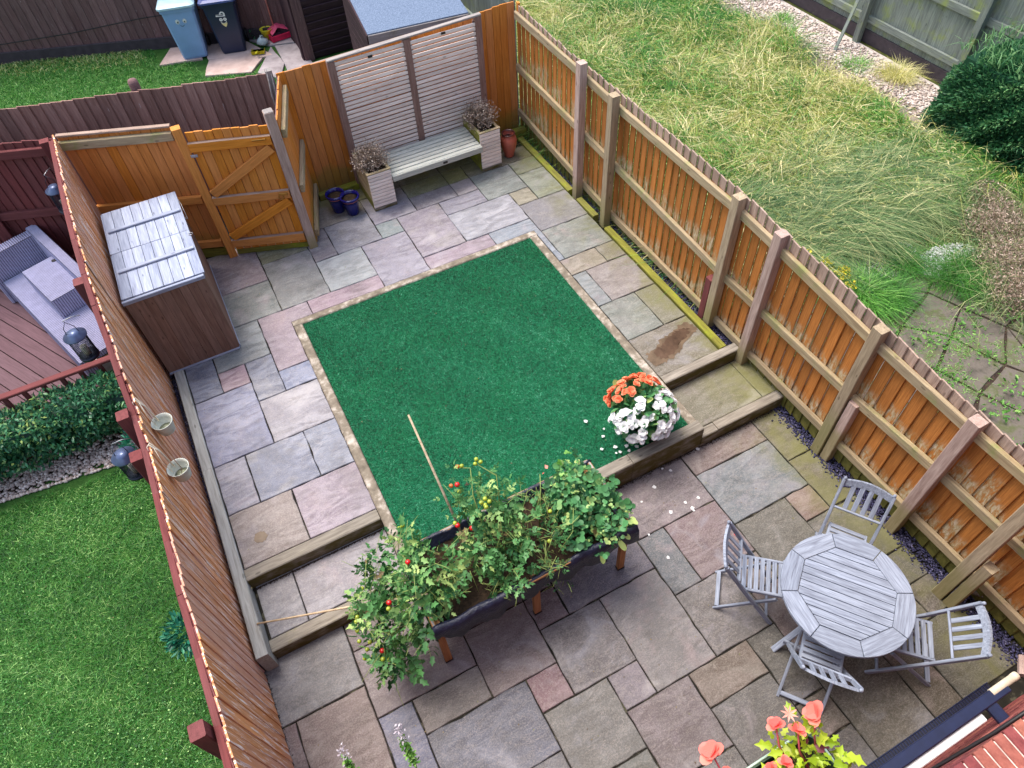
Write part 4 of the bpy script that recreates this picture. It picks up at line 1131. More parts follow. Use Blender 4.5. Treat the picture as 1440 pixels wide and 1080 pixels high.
for i in range(ns):
    ya = -R2 + 2 * R2 * i / ns + .003; yb_ = -R2 + 2 * R2 * (i + 1) / ns - .003
    pp = clip_poly(clip_poly(oct_, 0, -1, -ya), 0, 1, yb_)
    prism('table_slat', pp, TZ - .022, TZ - .002, 'teak_silver', tb, base)
for s in (-.18, .18):
    bar('under_batten', (s, -.33, TZ - .038), (s, .33, TZ - .038), .05, .024, 'teak_silver', tb, base=base)
feet = []
for a in (176, 243, 356, 63):
    fx, fy = .44 * math.cos(R(a)), .44 * math.sin(R(a))
    feet.append((fx, fy))
b0_ = T(TC.x, TC.y, 0)
for i in range(4):
    f = feet[i]; g_ = feet[(i + 2) % 4]
    bar('leg', (f[0], f[1], 0), (f[0] * .25 + g_[0] * .35, f[1] * .25 + g_[1] * .35, TZ - .05), .045, .028, 'teak_silver', tb, base=b0_)
for i in (0, 2):
    f = Vector((*feet[i], 0)); g_ = Vector((*feet[i + 1], 0))
    bar('stretcher', (f.x * .86, f.y * .86, .13), (g_.x * .86, g_.y * .86, .13), .02, .05, 'teak_silver', tb, base=b0_)

def make_chair():
    t = thing('folding_chair', 'x', 'chair', (0, 0, 0))
    W2 = .185
    m = 'teak_silver'
    for s in (-1, 1):
        yl = s * W2
        # long rail: front foot -> seat -> backrest top
        lo = bar('leg', (.215, yl, .0), (-.07, yl, .46), .022, .034, m, t)
        bar('back_upright', (-.07, yl, .46), (-.285, yl + s * .004, .83), .022, .034, m, t)
        add('upright_cap', lathe_mesh([(.013, -.012), (.013, .012), (.006, .018), (0, .019)], m, 8), t, T(-.29, yl, .838) @ Matrix.Rotation(R(-30), 4, 'Y'))
        yi = s * (W2 - .026)
        bar('leg', (-.235, yi, 0), (.17, yi, .415), .020, .032, m, t)
        bar('seat_side', (-.11, yi - s * .02, .432), (.215, yi - s * .02, .444), .022, .03, m, t)
    for x in np.linspace(-.088, .188, 7):
        bar('seat_slat', (x, -.137, .447 + .02 * (x > 0) * 0), (x, .137, .447), .033, .014, m, t, bev=.003)
    bar('front_slat', (.222, -.165, .445), (.222, .165, .445), .030, .016, m, t)
    bar('stretcher', (-.218, -.15, .035), (-.218, .15, .035), .034, .018, m, t)
    bar('stretcher', (.165, -.175, .085), (.165, .175, .085), .018, .034, m, t)
    bar('lower_back_rail', (-.155, -.175, .615), (-.155, .175, .615), .018, .034, m, t, up=(.45, 0, .85))
    # curved top rail in three pieces
    pts_ = [(-.272 - .022 * math.cos(a * math.pi / 2.0), .178 * a, .80 + .022 * math.cos(a * math.pi / 2)) for a in np.linspace(-1, 1, 7)]
    V, F = [], []
    for i, p in enumerate(pts_):
        for dx, dz in ((-.009, -.026), (.012, -.020), (-.012, .030), (-.030, .024)):
            V.append((p[0] + dx, p[1], p[2] + dz))
    for i in range(6):
        for k_ in range(4):
            F.append((i * 4 + k_, i * 4 + (k_ + 1) % 4, i * 4 + 4 + (k_ + 1) % 4, i * 4 + 4 + k_))
    F += [(3, 2, 1, 0), (24, 25, 26, 27)]
    add('top_rail', mesh('top_rail', V, F, m), t)
    for yy in (-.10, -.034, .034, .10):
        cc = .022 * math.cos(yy / .178 * math.pi / 2)
        bar('back_slat', (-.163, yy, .63), (-.272 - cc, yy, .785 + cc), .036, .012, m, t, up=(.82, 0, .5))
    for s in (-1, 1):
        add('bolt', lathe_mesh([(.008, 0), (.008, .006), (0, .007)], 'steel', 8), t, T(.02, s * (W2 + .011), .30) @ Matrix.Rotation(R(-90 * s), 4, 'X'))
    return t
ch = make_chair()
spots = [((1.925, -.275, 0), -41.8, 'folding slatted wooden chair on the left of the table, nearest the tomato planter'),
         ((2.74, -.393, 0), 214.5, 'folding slatted wooden chair at the far side of the table, next to the right fence'),
         ((1.93, -1.00, 0), 38, 'folding slatted wooden chair on the near left side of the table, above the orange flowers'),
         ((2.64, -1.225, 0), 136, 'folding slatted wooden chair right of the table, its back towards the metal bar')]
GRP = 'folding wooden chairs round the patio table'
for i, (loc, a, lab) in enumerate(spots):
    if i: copy_thing(ch, loc, R(a), lab, GRP)
ch.matrix_basis = T(*spots[0][0]) @ Matrix.Rotation(R(spots[0][1]), 4, 'Z'); ch['label'] = spots[0][2]; ch['group'] = GRP

# ================================================================== RAISED TROUGH WITH VEGETABLES
VX0, VX1, VY0, VY1, VZ = -.49, 1.19, .385, 1.075, .78
vt = thing('raised_planter', 'long raised wooden trough with black liner standing on legs below the lawn wall', 'planter', ((VX0 + VX1) / 2, .73, 0))
for y in (VY0, VY1):
    bar('rim_rail', (VX0, y, VZ), (VX1, y, VZ), .03, .06, 'planter_wood', vt)
for x in (VX0, VX1):
    bar('end_rail', (x, VY0 + .016, VZ), (x, VY1 - .016, VZ), .03, .058, 'planter_wood', vt)
    bar('pale_edge', (x, VY0 + .016, VZ + .031), (x, VY1 - .016, VZ + .031), .016, .004, 'shed_fascia', vt)
bar('pale_edge', (VX0, VY1, VZ + .032), (VX1, VY1, VZ + .032), .016, .004, 'shed_fascia', vt)
for x, yf in ((VX0 + .02, .43), (.345, .43), (VX1 - .03, .43)):
    bar('leg', (x, .435, 0), (x, .455, VZ - .03), .06, .042, 'planter_wood', vt, up=(0, 1, 0))
    bar('leg', (x, 1.03, 0), (x, 1.03, VZ - .03), .06, .042, 'planter_wood', vt, up=(0, 1, 0))
    box('foot_cap', (x, .434, .012), (.066, .048, .024), 'black_rubber', vt)
bar('lower_rail', (VX0, .50, .45), (VX1, .50, .45), .03, .07, 'planter_wood', vt)
bar('lower_rail', (VX0, .98, .45), (VX1, .98, .45), .03, .07, 'planter_wood', vt)
# liner bag: V section with folds
nx_, sec = 40, [(VY0 - .022, VZ - .01), (VY0 - .045, VZ - .10), (VY0 + .02, VZ - .18), (.52, .46), (.73, .36), (.95, .46), (VY1 + .01, VZ - .15), (VY1 + .018, VZ - .01), (VY1 + .004, VZ + .04), (VY1 - .022, VZ + .03), (VY1 - .03, VZ - .1), (.73, VZ - .13), (VY0 + .03, VZ - .1), (VY0 + .022, VZ + .03), (VY0 - .004, VZ + .04)]
V, F = [], []
for i in range(nx_ + 1):
    x = VX0 - .02 + (VX1 - VX0 + .04) * i / nx_
    for j, (y, z) in enumerate(sec):
        wob_ = .018 * math.sin(i * .9 + j) + random.gauss(0, .006)
        sag = -.06 * math.sin(math.pi * ((x - VX0) / .85 % 1.0)) if j in (1, 2) and True else 0
        if not 15 < i < 27:
            if j == 0: y, z = VY0 - .036, VZ + .02
            if j in (13, 14): z += .018
        V.append((x, y + (wob_ if j in (1, 2, 6) else wob_ * .25), z + sag + wob_ * .4))
m_ = len(sec)
for i in range(nx_):
    for j in range(m_):
        F.append((i * m_ + j, (i + 1) * m_ + j, (i + 1) * m_ + (j + 1) % m_, i * m_ + (j + 1) % m_))
F += [tuple(range(m_)), tuple(nx_ * m_ + j for j in range(m_ - 1, -1, -1))]
add('liner', mesh('liner', V, F, 'black_liner', True), vt)
poly_sheet('compost', rect(VX0 + .03, VX1 - .03, VY0 + .04, VY1 - .04), VZ - .075, 'bark_soil', vt)

def tomato(label, clumps, fruit, stems, per=50, size=.052, group='tomato plants in the raised trough'):
    c0 = clumps[0]
    t = thing('tomato_plant', label, 'plant', (stems[0][0][0], stems[0][0][1], VZ - .08), group)
    clumps_leaves('foliage', clumps, per, size, 'tomato_leaf', t, LOBED, up=.7, wid=.62, leaflets=5, kind='stuff')
    clumps_leaves('withered_leaves', [(a, b, c, r * .9) for a, b, c, r in clumps[:5]], per * .06, size * .8, 'dry_leaf', t, LOBED, leaflets=3, kind='stuff')
    lst = []
    for s in stems: lst.append((s, list(np.linspace(.007, .003, len(s)))))
    for cx, cy, cz, r in clumps:
        for _ in range(16):
            p = Vector(in_ell(1, (cx, cy, cz), (r, r, r))[0]); q = p + Vector(rng.normal(size=3)) * r * .6
            lst.append(([p, p.lerp(q, .5) + Vector((0, 0, .015)), q], [.0026, .0022, .0014]))
    tubes('stems', lst, 'stem_green', t, seg=5)
    for x, y, z, cm in fruit:
        r = .017 if cm != 'tomato_red' else .020
        prof = [(0, -r)] + [(r * math.cos(a), r * math.sin(a) * .92) for a in np.linspace(-1.3, 1.3, 8)] + [(0, r * .86)]
        add('tomato', lathe_mesh(prof, cm, 12), t, T(x, y, z))
G_, R_, O_ = 'tomato_green', 'tomato_red', 'tomato_orange'
tomato('sprawling tomato plant spilling over the left end of the trough with green and red tomatoes',
       [(-.77, .68, .72, .20), (-.52, .60, .86, .20), (-.80, .48, .50, .18), (-.70, .98, .90, .14), (-.37, .78, .95, .20), (-.45, .99, 1.0, .13), (-.28, .58, .90, .11), (-.85, .84, .70, .14), (-.60, .51, .60, .14), (-.90, .54, .35, .12), (-.66, .80, .80, .13)],
       [(-.71, .66, .98, R_), (-.89, .51, .62, R_), (-.91, .46, .60, G_), (-.99, .60, .55, G_), (-1.02, .68, .56, G_), (-.96, .78, .74, G_), (-.48, .81, 1.12, R_), (-.43, 1.12, 1.06, G_), (-.85, .94, .80, G_), (-1.03, .56, .52, G_), (-.54, .44, .66, G_), (-1.0, .72, .66, G_), (-.93, .50, .44, G_), (-.87, .44, .58, G_), (-.73, .63, .96, G_), (-.98, .76, .72, G_), (-.95, .62, .60, G_), (-.40, 1.14, 1.04, G_), (-.97, .57, .46, G_)],
       [[(-.2, .7, VZ - .08), (-.35, .66, .92), (-.6, .6, .88), (-.8, .55, .6)], [(-.1, .75, VZ - .08), (-.4, .8, 1.0), (-.7, .9, .9), (-.85, .85, .7)], [(.1, .72, VZ - .05), (-.25, .62, 1.0), (-.6, .7, .95)]], per=50, size=.055)
tomato('tall bushy tomato plant in the middle of the trough, tied to the leaning cane',
       [(.13, .73, 1.0, .22), (.18, .50, .92, .18), (.16, 1.0, 1.15, .16), (.38, .89, 1.12, .14), (-.05, .68, .94, .10), (.41, .68, 1.02, .15), (.08, .46, .82, .10), (.25, .80, .95, .16)],
       [(.12, 1.20, 1.38, O_), (.02, 1.11, 1.32, O_), (-.05, .89, 1.14, R_), (.04, .84, 1.1, R_), (.15, 1.19, 1.38, G_), (.25, 1.17, 1.36, G_), (.29, 1.16, 1.37, G_), (.16, .90, 1.28, G_), (.20, .92, 1.27, G_), (.18, .88, 1.26, G_), (.22, .89, 1.26, G_), (.06, 1.08, 1.35, R_), (-.06, .91, 1.15, G_), (.27, 1.19, 1.38, G_), (.06, 1.06, 1.28, G_), (.18, .86, 1.26, G_)],
       [[(.1, .73, VZ - .08), (.12, .8, 1.0), (.14, 1.0, 1.25), (.2, 1.15, 1.37), (.1, 1.2, 1.38)], [(.15, .7, VZ - .08), (.3, .9, 1.1), (.36, 1.05, 1.28), (.25, 1.18, 1.36)], [(.2, .7, VZ - .08), (.4, .7, 1.0), (.5, .6, 1.0)]], per=40, size=.055)
# wispy top growth of the same plant
wt = [o for o in bpy.data.objects if o.get('label', '').startswith('tall bushy')][0]
clumps_leaves('top_growth', [(.11, 1.14, 1.32, .12), (.30, 1.06, 1.24, .13), (-.03, 1.05, 1.22, .11), (.42, 1.0, 1.12, .09), (.12, 1.2, 1.42, .06)], 22, .034, 'tomato_leaf', wt, LOBED, leaflets=5, wid=.5, kind='stuff')
tomato('straggly half withered tomato plant between the bushy one and the strawberries',
       [(.51, .55, .93, .14), (.47, .40, .85, .12), (.62, .73, .98, .10), (.52, .36, .62, .10), (.60, .90, 1.0, .08)],
       [(.50, .50, 1.04, G_), (.62, .70, 1.06, G_)],
       [[(.5, .7, VZ - .08), (.5, .55, .95), (.42, .42, .9)], [(.55, .75, VZ - .08), (.65, .9, 1.05), (.70, 1.0, 1.1)], [(.5, .6, .8), (.45, .4, .85), (.55, .35, .6)]], per=24, size=.038)
sbt = thing('strawberry_plant', 'dense mound of strawberry plants filling the right end of the trough', 'plant', (.93, .7, VZ - .08))
clumps_leaves('foliage', [(.92, .70, .88, .20), (.95, .46, .84, .14), (.97, .92, .95, .15), (.74, .58, .86, .14), (1.06, .74, .90, .14), (.74, .84, .88, .11), (1.10, .55, .86, .12), (.86, .86, .90, .15)], 100, .038, 'strawberry_leaf', sbt, ROUND, up=1.2, wid=.9, leaflets=3, kind='stuff')
clumps_leaves('top_shoots', [(.98, .98, 1.06, .10), (.92, 1.0, 1.02, .08)], 30, .022, 'weed_leaf', sbt, ROUND, leaflets=3, kind='stuff')
clumps_leaves('withered_leaves', [(.92, .70, .9, .2), (.95, .45, .82, .12), (1.0, .42, .76, .08)], 5, .04, 'dry_leaf', sbt, SIMPLE, kind='stuff')
clumps_leaves('red_leaf', [(.80, 1.05, .97, .035)], 40, .035, 'pink_petal', sbt, SIMPLE)
tubes('runners', [([(.6, .62, .95), (.72, .55, 1.02), (.85, .6, 1.0)], .003), ([(.55, .45, .9), (.7, .5, 1.0), (.8, .66, 1.02)], .0026), ([(.9, .45, .9), (.95, .36, .84), (1.0, .33, .74)], .003)], 'stem_green', sbt)
lvs = [((1.02, .36, .80), (.3, -.8, -.6)), ((.86, .34, .78), (-.1, -.7, -.8)), ((1.08, .37, .82), (.5, -.6, -.5))]
V, F, va = leaf_arrays(np.array([a for a, b in lvs]), np.array([b for a, b in lvs], float), np.array([(0, -.5, .9)] * 3), np.array([.11, .10, .07]), np.array([.05, .045, .04]), ROUND, np.array([.95, .9, 1.0]))
add('drooping_leaf', npmesh('drooping_leaf', V, F, 'strawberry_leaf', va), sbt)
c1_ = tube('garden_cane', [(-.005, .93, .72), (-.022, 1.3, 1.13), (-.04, 1.69, 1.55)], [.011, .010, .008], 'cane')
tag(c1_, 'brown bamboo cane leaning out over the artificial lawn from the trough', 'cane')
c2_ = tube('garden_cane', [(-.44, .62, .90), (-1.0, .93, .64), (-1.713, 1.308, .312)], [.010, .0095, .008], 'cane')
tag(c2_, 'pale cane lying from the tomato plant across the step to the grey sleeper', 'cane')

# ================================================================== FLOWER POT ON THE LAWN
fp = thing('begonia_pot', 'round dark pot of white and orange begonias at the front right corner of the lawn', 'flower pot', (1.985, 1.36, H))
add('pot', lathe_mesh([(.11, 0), (.12, .01), (.155, .17), (.162, .2), (.17, .205), (.17, .225), (.15, .225), (.14, .19)], 'dark_pot', 28), fp, T(1.985, 1.36, H))
add('compost', lathe_mesh([(.148, .195), (0, .20)], 'bark_soil', 16), fp, T(1.985, 1.36, H))
clumps_leaves('foliage', [(1.985, 1.40, .60, .22), (1.88, 1.28, .56, .15), (2.09, 1.30, .58, .15), (1.96, 1.52, .66, .18), (2.06, 1.58, .66, .13), (1.84, 1.42, .60, .14)], 50, .06, 'strawberry_leaf', fp, ROUND, up=1, wid=.7, kind='stuff')
def bloom_mesh(name, mat, r, npet=11, cup=.5):
    Pt = np.zeros((npet, 3)); ang = np.arange(npet) * 2.4
    tilt = np.linspace(.15, 1.1, npet)
    D = np.stack([np.cos(ang) * np.cos(tilt * cup * 1.6), np.sin(ang) * np.cos(tilt * cup * 1.6), np.sin(tilt * cup * 1.6)], 1)
    N = np.stack([-np.cos(ang) * .6, -np.sin(ang) * .6, np.ones(npet)], 1)
    V, F, va = leaf_arrays(Pt, D, N, np.full(npet, r) * np.linspace(1, .6, npet), np.full(npet, r * .95), ROUND, np.clip(rng.normal(.55, .2, npet), 0, 1))
    return npmesh(name, V, F, mat, va)
wb = [bloom_mesh('white_bloom', 'white_petal', .034 + .005 * i) for i in range(3)]
ob = [bloom_mesh('orange_bloom', 'orange_petal', .030 + .005 * i) for i in range(3)]
def dome_points(cx, cy, cz, r, n, f):
    out = []; tries = 0
    while len(out) < n and tries < 6000:
        tries += 1
        d = rng.normal(size=3); d /= np.linalg.norm(d)
        if d[2] < -.02 or not f(d): continue
        p = Vector((cx + d[0] * r[0], cy + d[1] * r[1], cz + d[2] * r[2]))
        if all((p - q[0]).length > .043 for q in out): out.append((p, Vector(d)))
    return out
def put_bloom(name, ms, p, d, cen_, s0, s1):
    f = random.uniform(.94, 1.12)
    q = (d + Vector((random.gauss(0, .25), random.gauss(0, .25), .25))).normalized().to_track_quat('Z', 'Y').to_matrix().to_4x4()
    p = Vector(cen_) + (p - Vector(cen_)) * f
    add(name, random.choice(ms), fp, T(*p) @ q @ Matrix.Rotation(random.random() * 6, 4, 'Z') @ Matrix.Diagonal((random.uniform(.8, 1.2), random.uniform(.8, 1.2), 1, 1)) @ Matrix.Scale(random.uniform(s0, s1), 4))
cen = (1.985, 1.40, .54)
def wsel(d):  # white blooms massed on the house side
    cl = math.sin(d[0] * 7 + 1) * math.sin(d[1] * 6 + d[2] * 5)
    return d[1] < .38 - .45 * d[2] and cl > -.35
for p, d in dome_points(*cen, (.29, .28, .25), 54, wsel):
    put_bloom('white_bloom', wb, p, d, cen, 1.0, 1.6)
cen2 = (1.97, 1.48, .62)
for p, d in dome_points(*cen2, (.27, .24, .25), 48, lambda d: d[1] > .05 - .1 * d[2] and math.sin(d[0] * 8) > -.75):
    put_bloom('orange_bloom', ob, p, d, cen2, 1.0, 1.5)
V, F, va = leaf_arrays(*(lambda n, d: (np.array([1.985, 1.42, .56]) + d * [.27, .26, .25] * rng.uniform(.75, 1.02, (n, 1)), norm(d + rdir(n) * .7), norm(d + rdir(n) * .4 + [0, 0, .3]), rng.uniform(.05, .08, n), rng.uniform(.035, .055, n)))(260, rdir(260, .45)), ROUND, np.clip(rng.normal(.4, .25, 260), 0, 1))
add('outer_leaves', npmesh('outer_leaves', V, F, 'strawberry_leaf', va), fp, kind='stuff')
pv = [(0, 0, .001), (.012, .004, .004), (.016, .012, .006), (.008, .018, .003), (-.004, .014, .005)]
pm_ = [mesh('petal', [(x * s - .006, y * s - .008, z) for x, y, z in pv], [(0, 1, 2, 3, 4)], 'white_petal') for s in (1.2, 1.7, 2.1)]
for i, (x, y) in enumerate([(2.05, 1.07), (2.10, 1.02), (1.86, .95), (1.68, .87), (2.02, .68), (2.05, .61), (2.04, .57), (2.15, .66), (1.85, .67), (1.55, .57), (1.58, .30), (2.49, 1.09)]):
    add('fallen_petal', pm_[i % 3], None, T(x, y, .003) @ Matrix.Rotation(random.random() * 6, 4, 'Z'), label='small white petal fallen on the lower slabs between the flower pot and chairs', cat='petal', group='white petals on the lower slabs')
for i, (x, y) in enumerate([(1.56, 1.38), (1.66, 1.34), (1.64, 1.28), (1.69, 1.27), (1.76, 1.29), (1.81, 1.31), (1.76, 1.235), (1.60, 1.72), (1.69, 1.56), (1.63, 1.49), (1.86, 1.25), (2.18, 1.24)]):
    add('fallen_petal', pm_[(i + 1) % 3], None, T(x, y, H + .021) @ Matrix.Rotation(random.random() * 6, 4, 'Z'), label='small white petal fallen on the artificial grass beside the begonia pot', cat='petal', group='white petals on the artificial lawn')
add('fallen_petal', mesh('petal', [(x * 2 - .006, y * 2 - .008, z) for x, y, z in pv], [(0, 1, 2, 3, 4)], 'pink_petal'), None, T(2.22, .19, .003), label='single pink petal on the slab above the table', cat='petal')

# ================================================================== HOUSE
WY = -1.885
hs = thing('brick_house', 'red brick house wall with brick sill and white window frame below the camera', 'house', (2.5, WY, 0))
for x0, x1, z0, z1 in ((-3.0, .35, -.05, 5.2), (2.36, 5.2, -.05, 5.2), (.35, 2.36, -.05, 1.37), (.35, 2.36, 2.9, 5.2)):
    box('wall', ((x0 + x1) / 2, WY - 1.51, (z0 + z1) / 2), (x1 - x0, 3.0, z1 - z0), 'mortar', hs, bev=.001)
bl, bh_ = .215 * .95, .065 * .95
zc = 0.0; row = 0; bm_ = bar_mesh(bl, .02, bh_, 'red_brick', .003)
VV, FF = [], []
while zc < 5.15:
    x = -3.0 + (row % 2) * .107
    while x < 5.1:
        cx = x + bl / 2; cz = zc + bh_ / 2 + .005
        if not (.35 < cx < 2.36 and 1.36 < cz < 2.9):
            if cx > 1.9 and cz < 1.9 and cx < 3.6:
                add('brick', bm_, hs, T(cx, WY - .006 + random.uniform(-.001, .0015), cz))
            else:
                o_ = len(VV)
                for dx in (-bl / 2, bl / 2):
                    for dz in (-bh_ / 2, bh_ / 2):
                        VV += [(cx + dx, WY + .004, cz + dz), (cx + dx, WY - .012, cz + dz)]
                FF += [tuple(o_ + i for i in f) for f in ((0, 2, 6, 4), (2, 3, 7, 6), (0, 4, 5, 1), (0, 1, 3, 2), (4, 6, 7, 5))]
        x += bl + .0105
    zc += bh_ + .0105; row += 1
add('brickwork', mesh('brickwork', VV, FF, 'red_brick'), hs, kind='stuff')
x = .37
while x < 2.34:
    bar('sill_brick', (x, WY - .175, 1.425), (x, WY + .012, 1.425), .066, .10, 'red_brick', hs, bev=.005)
    x += .0765
box('sill_mortar', (1.355, WY - .085, 1.415), (2.0, .17, .10), 'mortar', hs)
box('window_frame', (1.355, WY - .21, 1.50), (2.0, .06, .10), 'white_plastic', hs)
box('window_frame', (1.355, WY - .21, 2.86), (2.0, .06, .06), 'white_plastic', hs)
for x in (.38, 1.36, 2.33):
    bar('window_frame', (x, WY - .21, 1.5), (x, WY - .21, 2.85), .06, .06, 'white_plastic', hs, up=(0, 1, 0))
box('window_pane', (1.355, WY - .215, 2.18), (1.95, .01, 1.32), 'lantern_metal', hs)
mb = thing('metal_bar', 'dark navy metal bar with a white edge running along the brick wall', 'metal bar', (1.5, -1.76, .9))
bar('bar', (-.2, -1.745, .875), (2.62, -1.745, .875), .072, .05, 'navy_metal', mb, bev=.006)
bar('white_edge', (-.2, -1.808, .85), (2.36, -1.808, .85), .05, .03, 'white_plastic', mb, bev=.006)
bar('bracket', (2.45, -1.78, .865), (2.45, -1.905, .865), .085, .04, 'navy_metal', mb, bev=.008)
bar('bracket', (.6, -1.78, .865), (.6, -1.905, .865), .085, .04, 'navy_metal', mb, bev=.008)
add('pipe_end', lathe_mesh([(.024, 0), (.024, .20), (.026, .20), (.026, .235), (.018, .235), (.017, .23), (0, .232)], 'cream_plastic', 20), mb, T(2.50, -1.728, .885) @ Matrix.Rotation(R(90), 4, 'Y'))
cb = tube('wall_cable', [(.2, -1.865, .2), (1.3, -1.865, .35), (1.75, -1.865, .80), (2.02, -1.862, 1.40), (2.3, -1.862, 1.52), (3.2, -1.862, 1.60)], .011, 'black_rubber')
tag(cb, 'thick black cable running along the brick wall above the metal bar', 'cable')
dr = thing('drain_channel', 'black slotted drain channel between the slabs and the house', 'drain', (1.5, -1.73, 0))
box('channel', (.9, -1.727, -.004), (4.4, .068, .016), 'drain_black', dr, bev=.002)
x = -1.2
rib_me = bar_mesh(.010, .05, .006, 'navy_metal')
while x < 3.08:
    add('grate_rib', rib_me, dr, T(x, -1.727, .007)); x += .024
for y in (-1.697, -1.757):
    bar('grate_edge', (-1.3, y, .006), (3.1, y, .006), .008, .008, 'navy_metal', dr)
pst = bar('edge_stone', (3.38, -1.80, .01), (3.50, -1.70, .01), .09, .06, 'garden_slab', None, bev=.015)
tag(pst, 'pale rough stone beside the fence foot at the right end of the drain', 'stone')

# ------------------------------------------------------------------ window trough close to the camera
tg = thing('window_trough', 'dark green planting trough with pale rim at the bottom edge', 'planter', (.2, -1.5, 2.85))
rimz = 3.05
def trough_ring(x0, x1, y0, y1, z, r=.035, n=5):
    o = []
    for cx, cy, a0 in ((x1 - r, y1 - r, 0), (x0 + r, y1 - r, 90), (x0 + r, y0 + r, 180), (x1 - r, y0 + r, 270)):
        for k in range(n): a = R(a0 + 90 * k / (n - 1)); o.append((cx + r * math.cos(a), cy + r * math.sin(a), z))
    return o
rings = [trough_ring(-.32, .44, -1.62, -1.47, rimz - .18), trough_ring(-.345, .475, -1.645, -1.425, rimz - .012), trough_ring(-.345, .475, -1.645, -1.425, rimz), trough_ring(-.335, .465, -1.635, -1.435, rimz), trough_ring(-.325, .45, -1.62, -1.45, rimz - .16)]
nr = len(rings[0]); V = [p for r_ in rings for p in r_]; F = []
for i in range(4):
    for k in range(nr): F.append((i * nr + k, i * nr + (k + 1) % nr, (i + 1) * nr + (k + 1) % nr, (i + 1) * nr + k))
F.append(tuple(range(nr - 1, -1, -1))); F.append(tuple(4 * nr + k for k in range(nr)))
add('trough_body', mesh('trough_body', V, F, 'trough_green'), tg)
rr = trough_ring(-.345, .475, -1.645, -1.425, rimz + .001)
tube('rim', rr + [rr[0]], .0045, 'trough_rim', tg)
poly_sheet('compost', rect(-.31, .44, -1.615, -1.455), rimz - .05, 'bark_soil', tg)
for x in (-.2, .33):
    bar('bracket', (x, -1.883, rimz - .19), (x, -1.47, rimz - .19), .02, .015, 'black_rubber', tg)
bg_ = thing('begonia_plant', 'lime green leaves with coral begonia flowers growing in the dark green trough', 'plant', (.2, -1.53, rimz - .05))
clumps_leaves('foliage', [(.33, -1.50, 3.12, .07), (.40, -1.47, 3.17, .06), (.25, -1.52, 3.13, .06), (.42, -1.55, 3.10, .05), (.16, -1.56, 3.12, .05), (.38, -1.40, 3.24, .035), (.05, -1.46, 3.12, .05), (.45, -1.52, 3.13, .05), (.31, -1.43, 3.17, .045)], 190, .042, 'coleus_leaf', bg_, LOBED, up=1.4, wid=.62, kind='stuff')
clumps_leaves('dark_leaves', [(.40, -1.49, 3.14, .035), (.44, -1.47, 3.17, .02)], 40, .04, 'plum_leaf', bg_, LOBED)
bb_ = [bloom_mesh('begonia_bloom', 'pink_petal', .030 + .006 * i, 8, .55) for i in range(3)]
bsp = [(.095, -1.335, 3.15, 1.25), (.30, -1.375, 3.26, 1.0), (.455, -1.405, 3.22, 1.15), (.36, -1.42, 3.24, .8), (.275, -1.475, 3.20, .8), (.23, -1.47, 3.17, .9), (.10, -1.50, 3.17, .7), (.21, -1.49, 3.15, .8), (.12, -1.40, 3.10, .5)]
stl = []
for x, y, z, s in bsp:
    d = Vector((rng.normal() * .4, .5 + rng.normal() * .2, 1)).normalized()
    add('begonia_bloom', random.choice(bb_), bg_, T(x, y, z) @ d.to_track_quat('Z', 'Y').to_matrix().to_4x4() @ Matrix.Scale(s, 4))
    stl.append(([(x, y, z), (x * .9 + .02, y - .05, z - .06), (min(.42, x + .03), -1.53, rimz - .02)], [.003, .0035, .004]))
tubes('flower_stalks', stl, 'stem_pink', bg_)
pp_ = np.array([(.345, -1.372, 3.30)] * 9); a_ = np.linspace(0, 6.2, 9)
V, F, va = leaf_arrays(pp_, np.stack([np.cos(a_), np.sin(a_), np.full(9, .3)], 1), np.tile([[0, 0, 1.]], (9, 1)), np.full(9, .03), np.full(9, .008), SIMPLE, np.full(9, .9))
add('bare_calyx', npmesh('bare_calyx', V, F, 'pink_petal', va), bg_)
def spike_pot(lab, gx, gy, tipx, tipy, tipz):
    t = thing('flowering_herb', lab, 'plant', (gx, gy, 0))
    add('pot', lathe_mesh([(.07, 0), (.10, .16), (.105, .17), (.09, .17), (.085, .14)], 'dark_pot', 20), t, T(gx, gy, 0))
    pts = [(gx, gy, .14), (gx + (tipx - gx) * .45, gy + (tipy - gy) * .35, tipz * .6), (tipx, tipy, tipz)]
    tubes('stem', [(pts, [.005, .004, .002])], 'stem_green', t)
    d = (Vector(pts[2]) - Vector(pts[1])).normalized()
    m = 150
    s = rng.random(m) ** .8
    c = np.array(pts[2])[None] - np.array(d)[None] * (.02 + s[:, None] * .22) + rng.normal(0, .010, (m, 3))
    V, F, va = leaf_arrays(c, norm(rdir(m) + np.array([0, 0, .5])), rdir(m, .8), rng.uniform(.02, .035, m), rng.uniform(.012, .02, m), ROUND, rng.random(m))
    add('leaves', npmesh('leaves', V, F, 'weed_leaf', va), t, kind='stuff')
    m = 60
    s = rng.random(m)
    c = np.array(pts[2])[None] + np.array(d)[None] * (-.03 + s[:, None] * .11) + rng.normal(0, .014, (m, 3))
    V, F, va = leaf_arrays(c, rdir(m), rdir(m, .8), rng.uniform(.012, .026, m), rng.uniform(.008, .014, m), SIMPLE, rng.random(m))
    add('florets', npmesh('florets', V, F, 'lavender_bloom', va), t, kind='stuff')
spike_pot('small pale flower spike above green leaves, left of the two at the bottom edge', -1.32, -.50, -1.325, -.10, .90)
spike_pot('small pale flower spike above green leaves, right of the two at the bottom edge', -.95, -.62, -.96, -.18, .95)

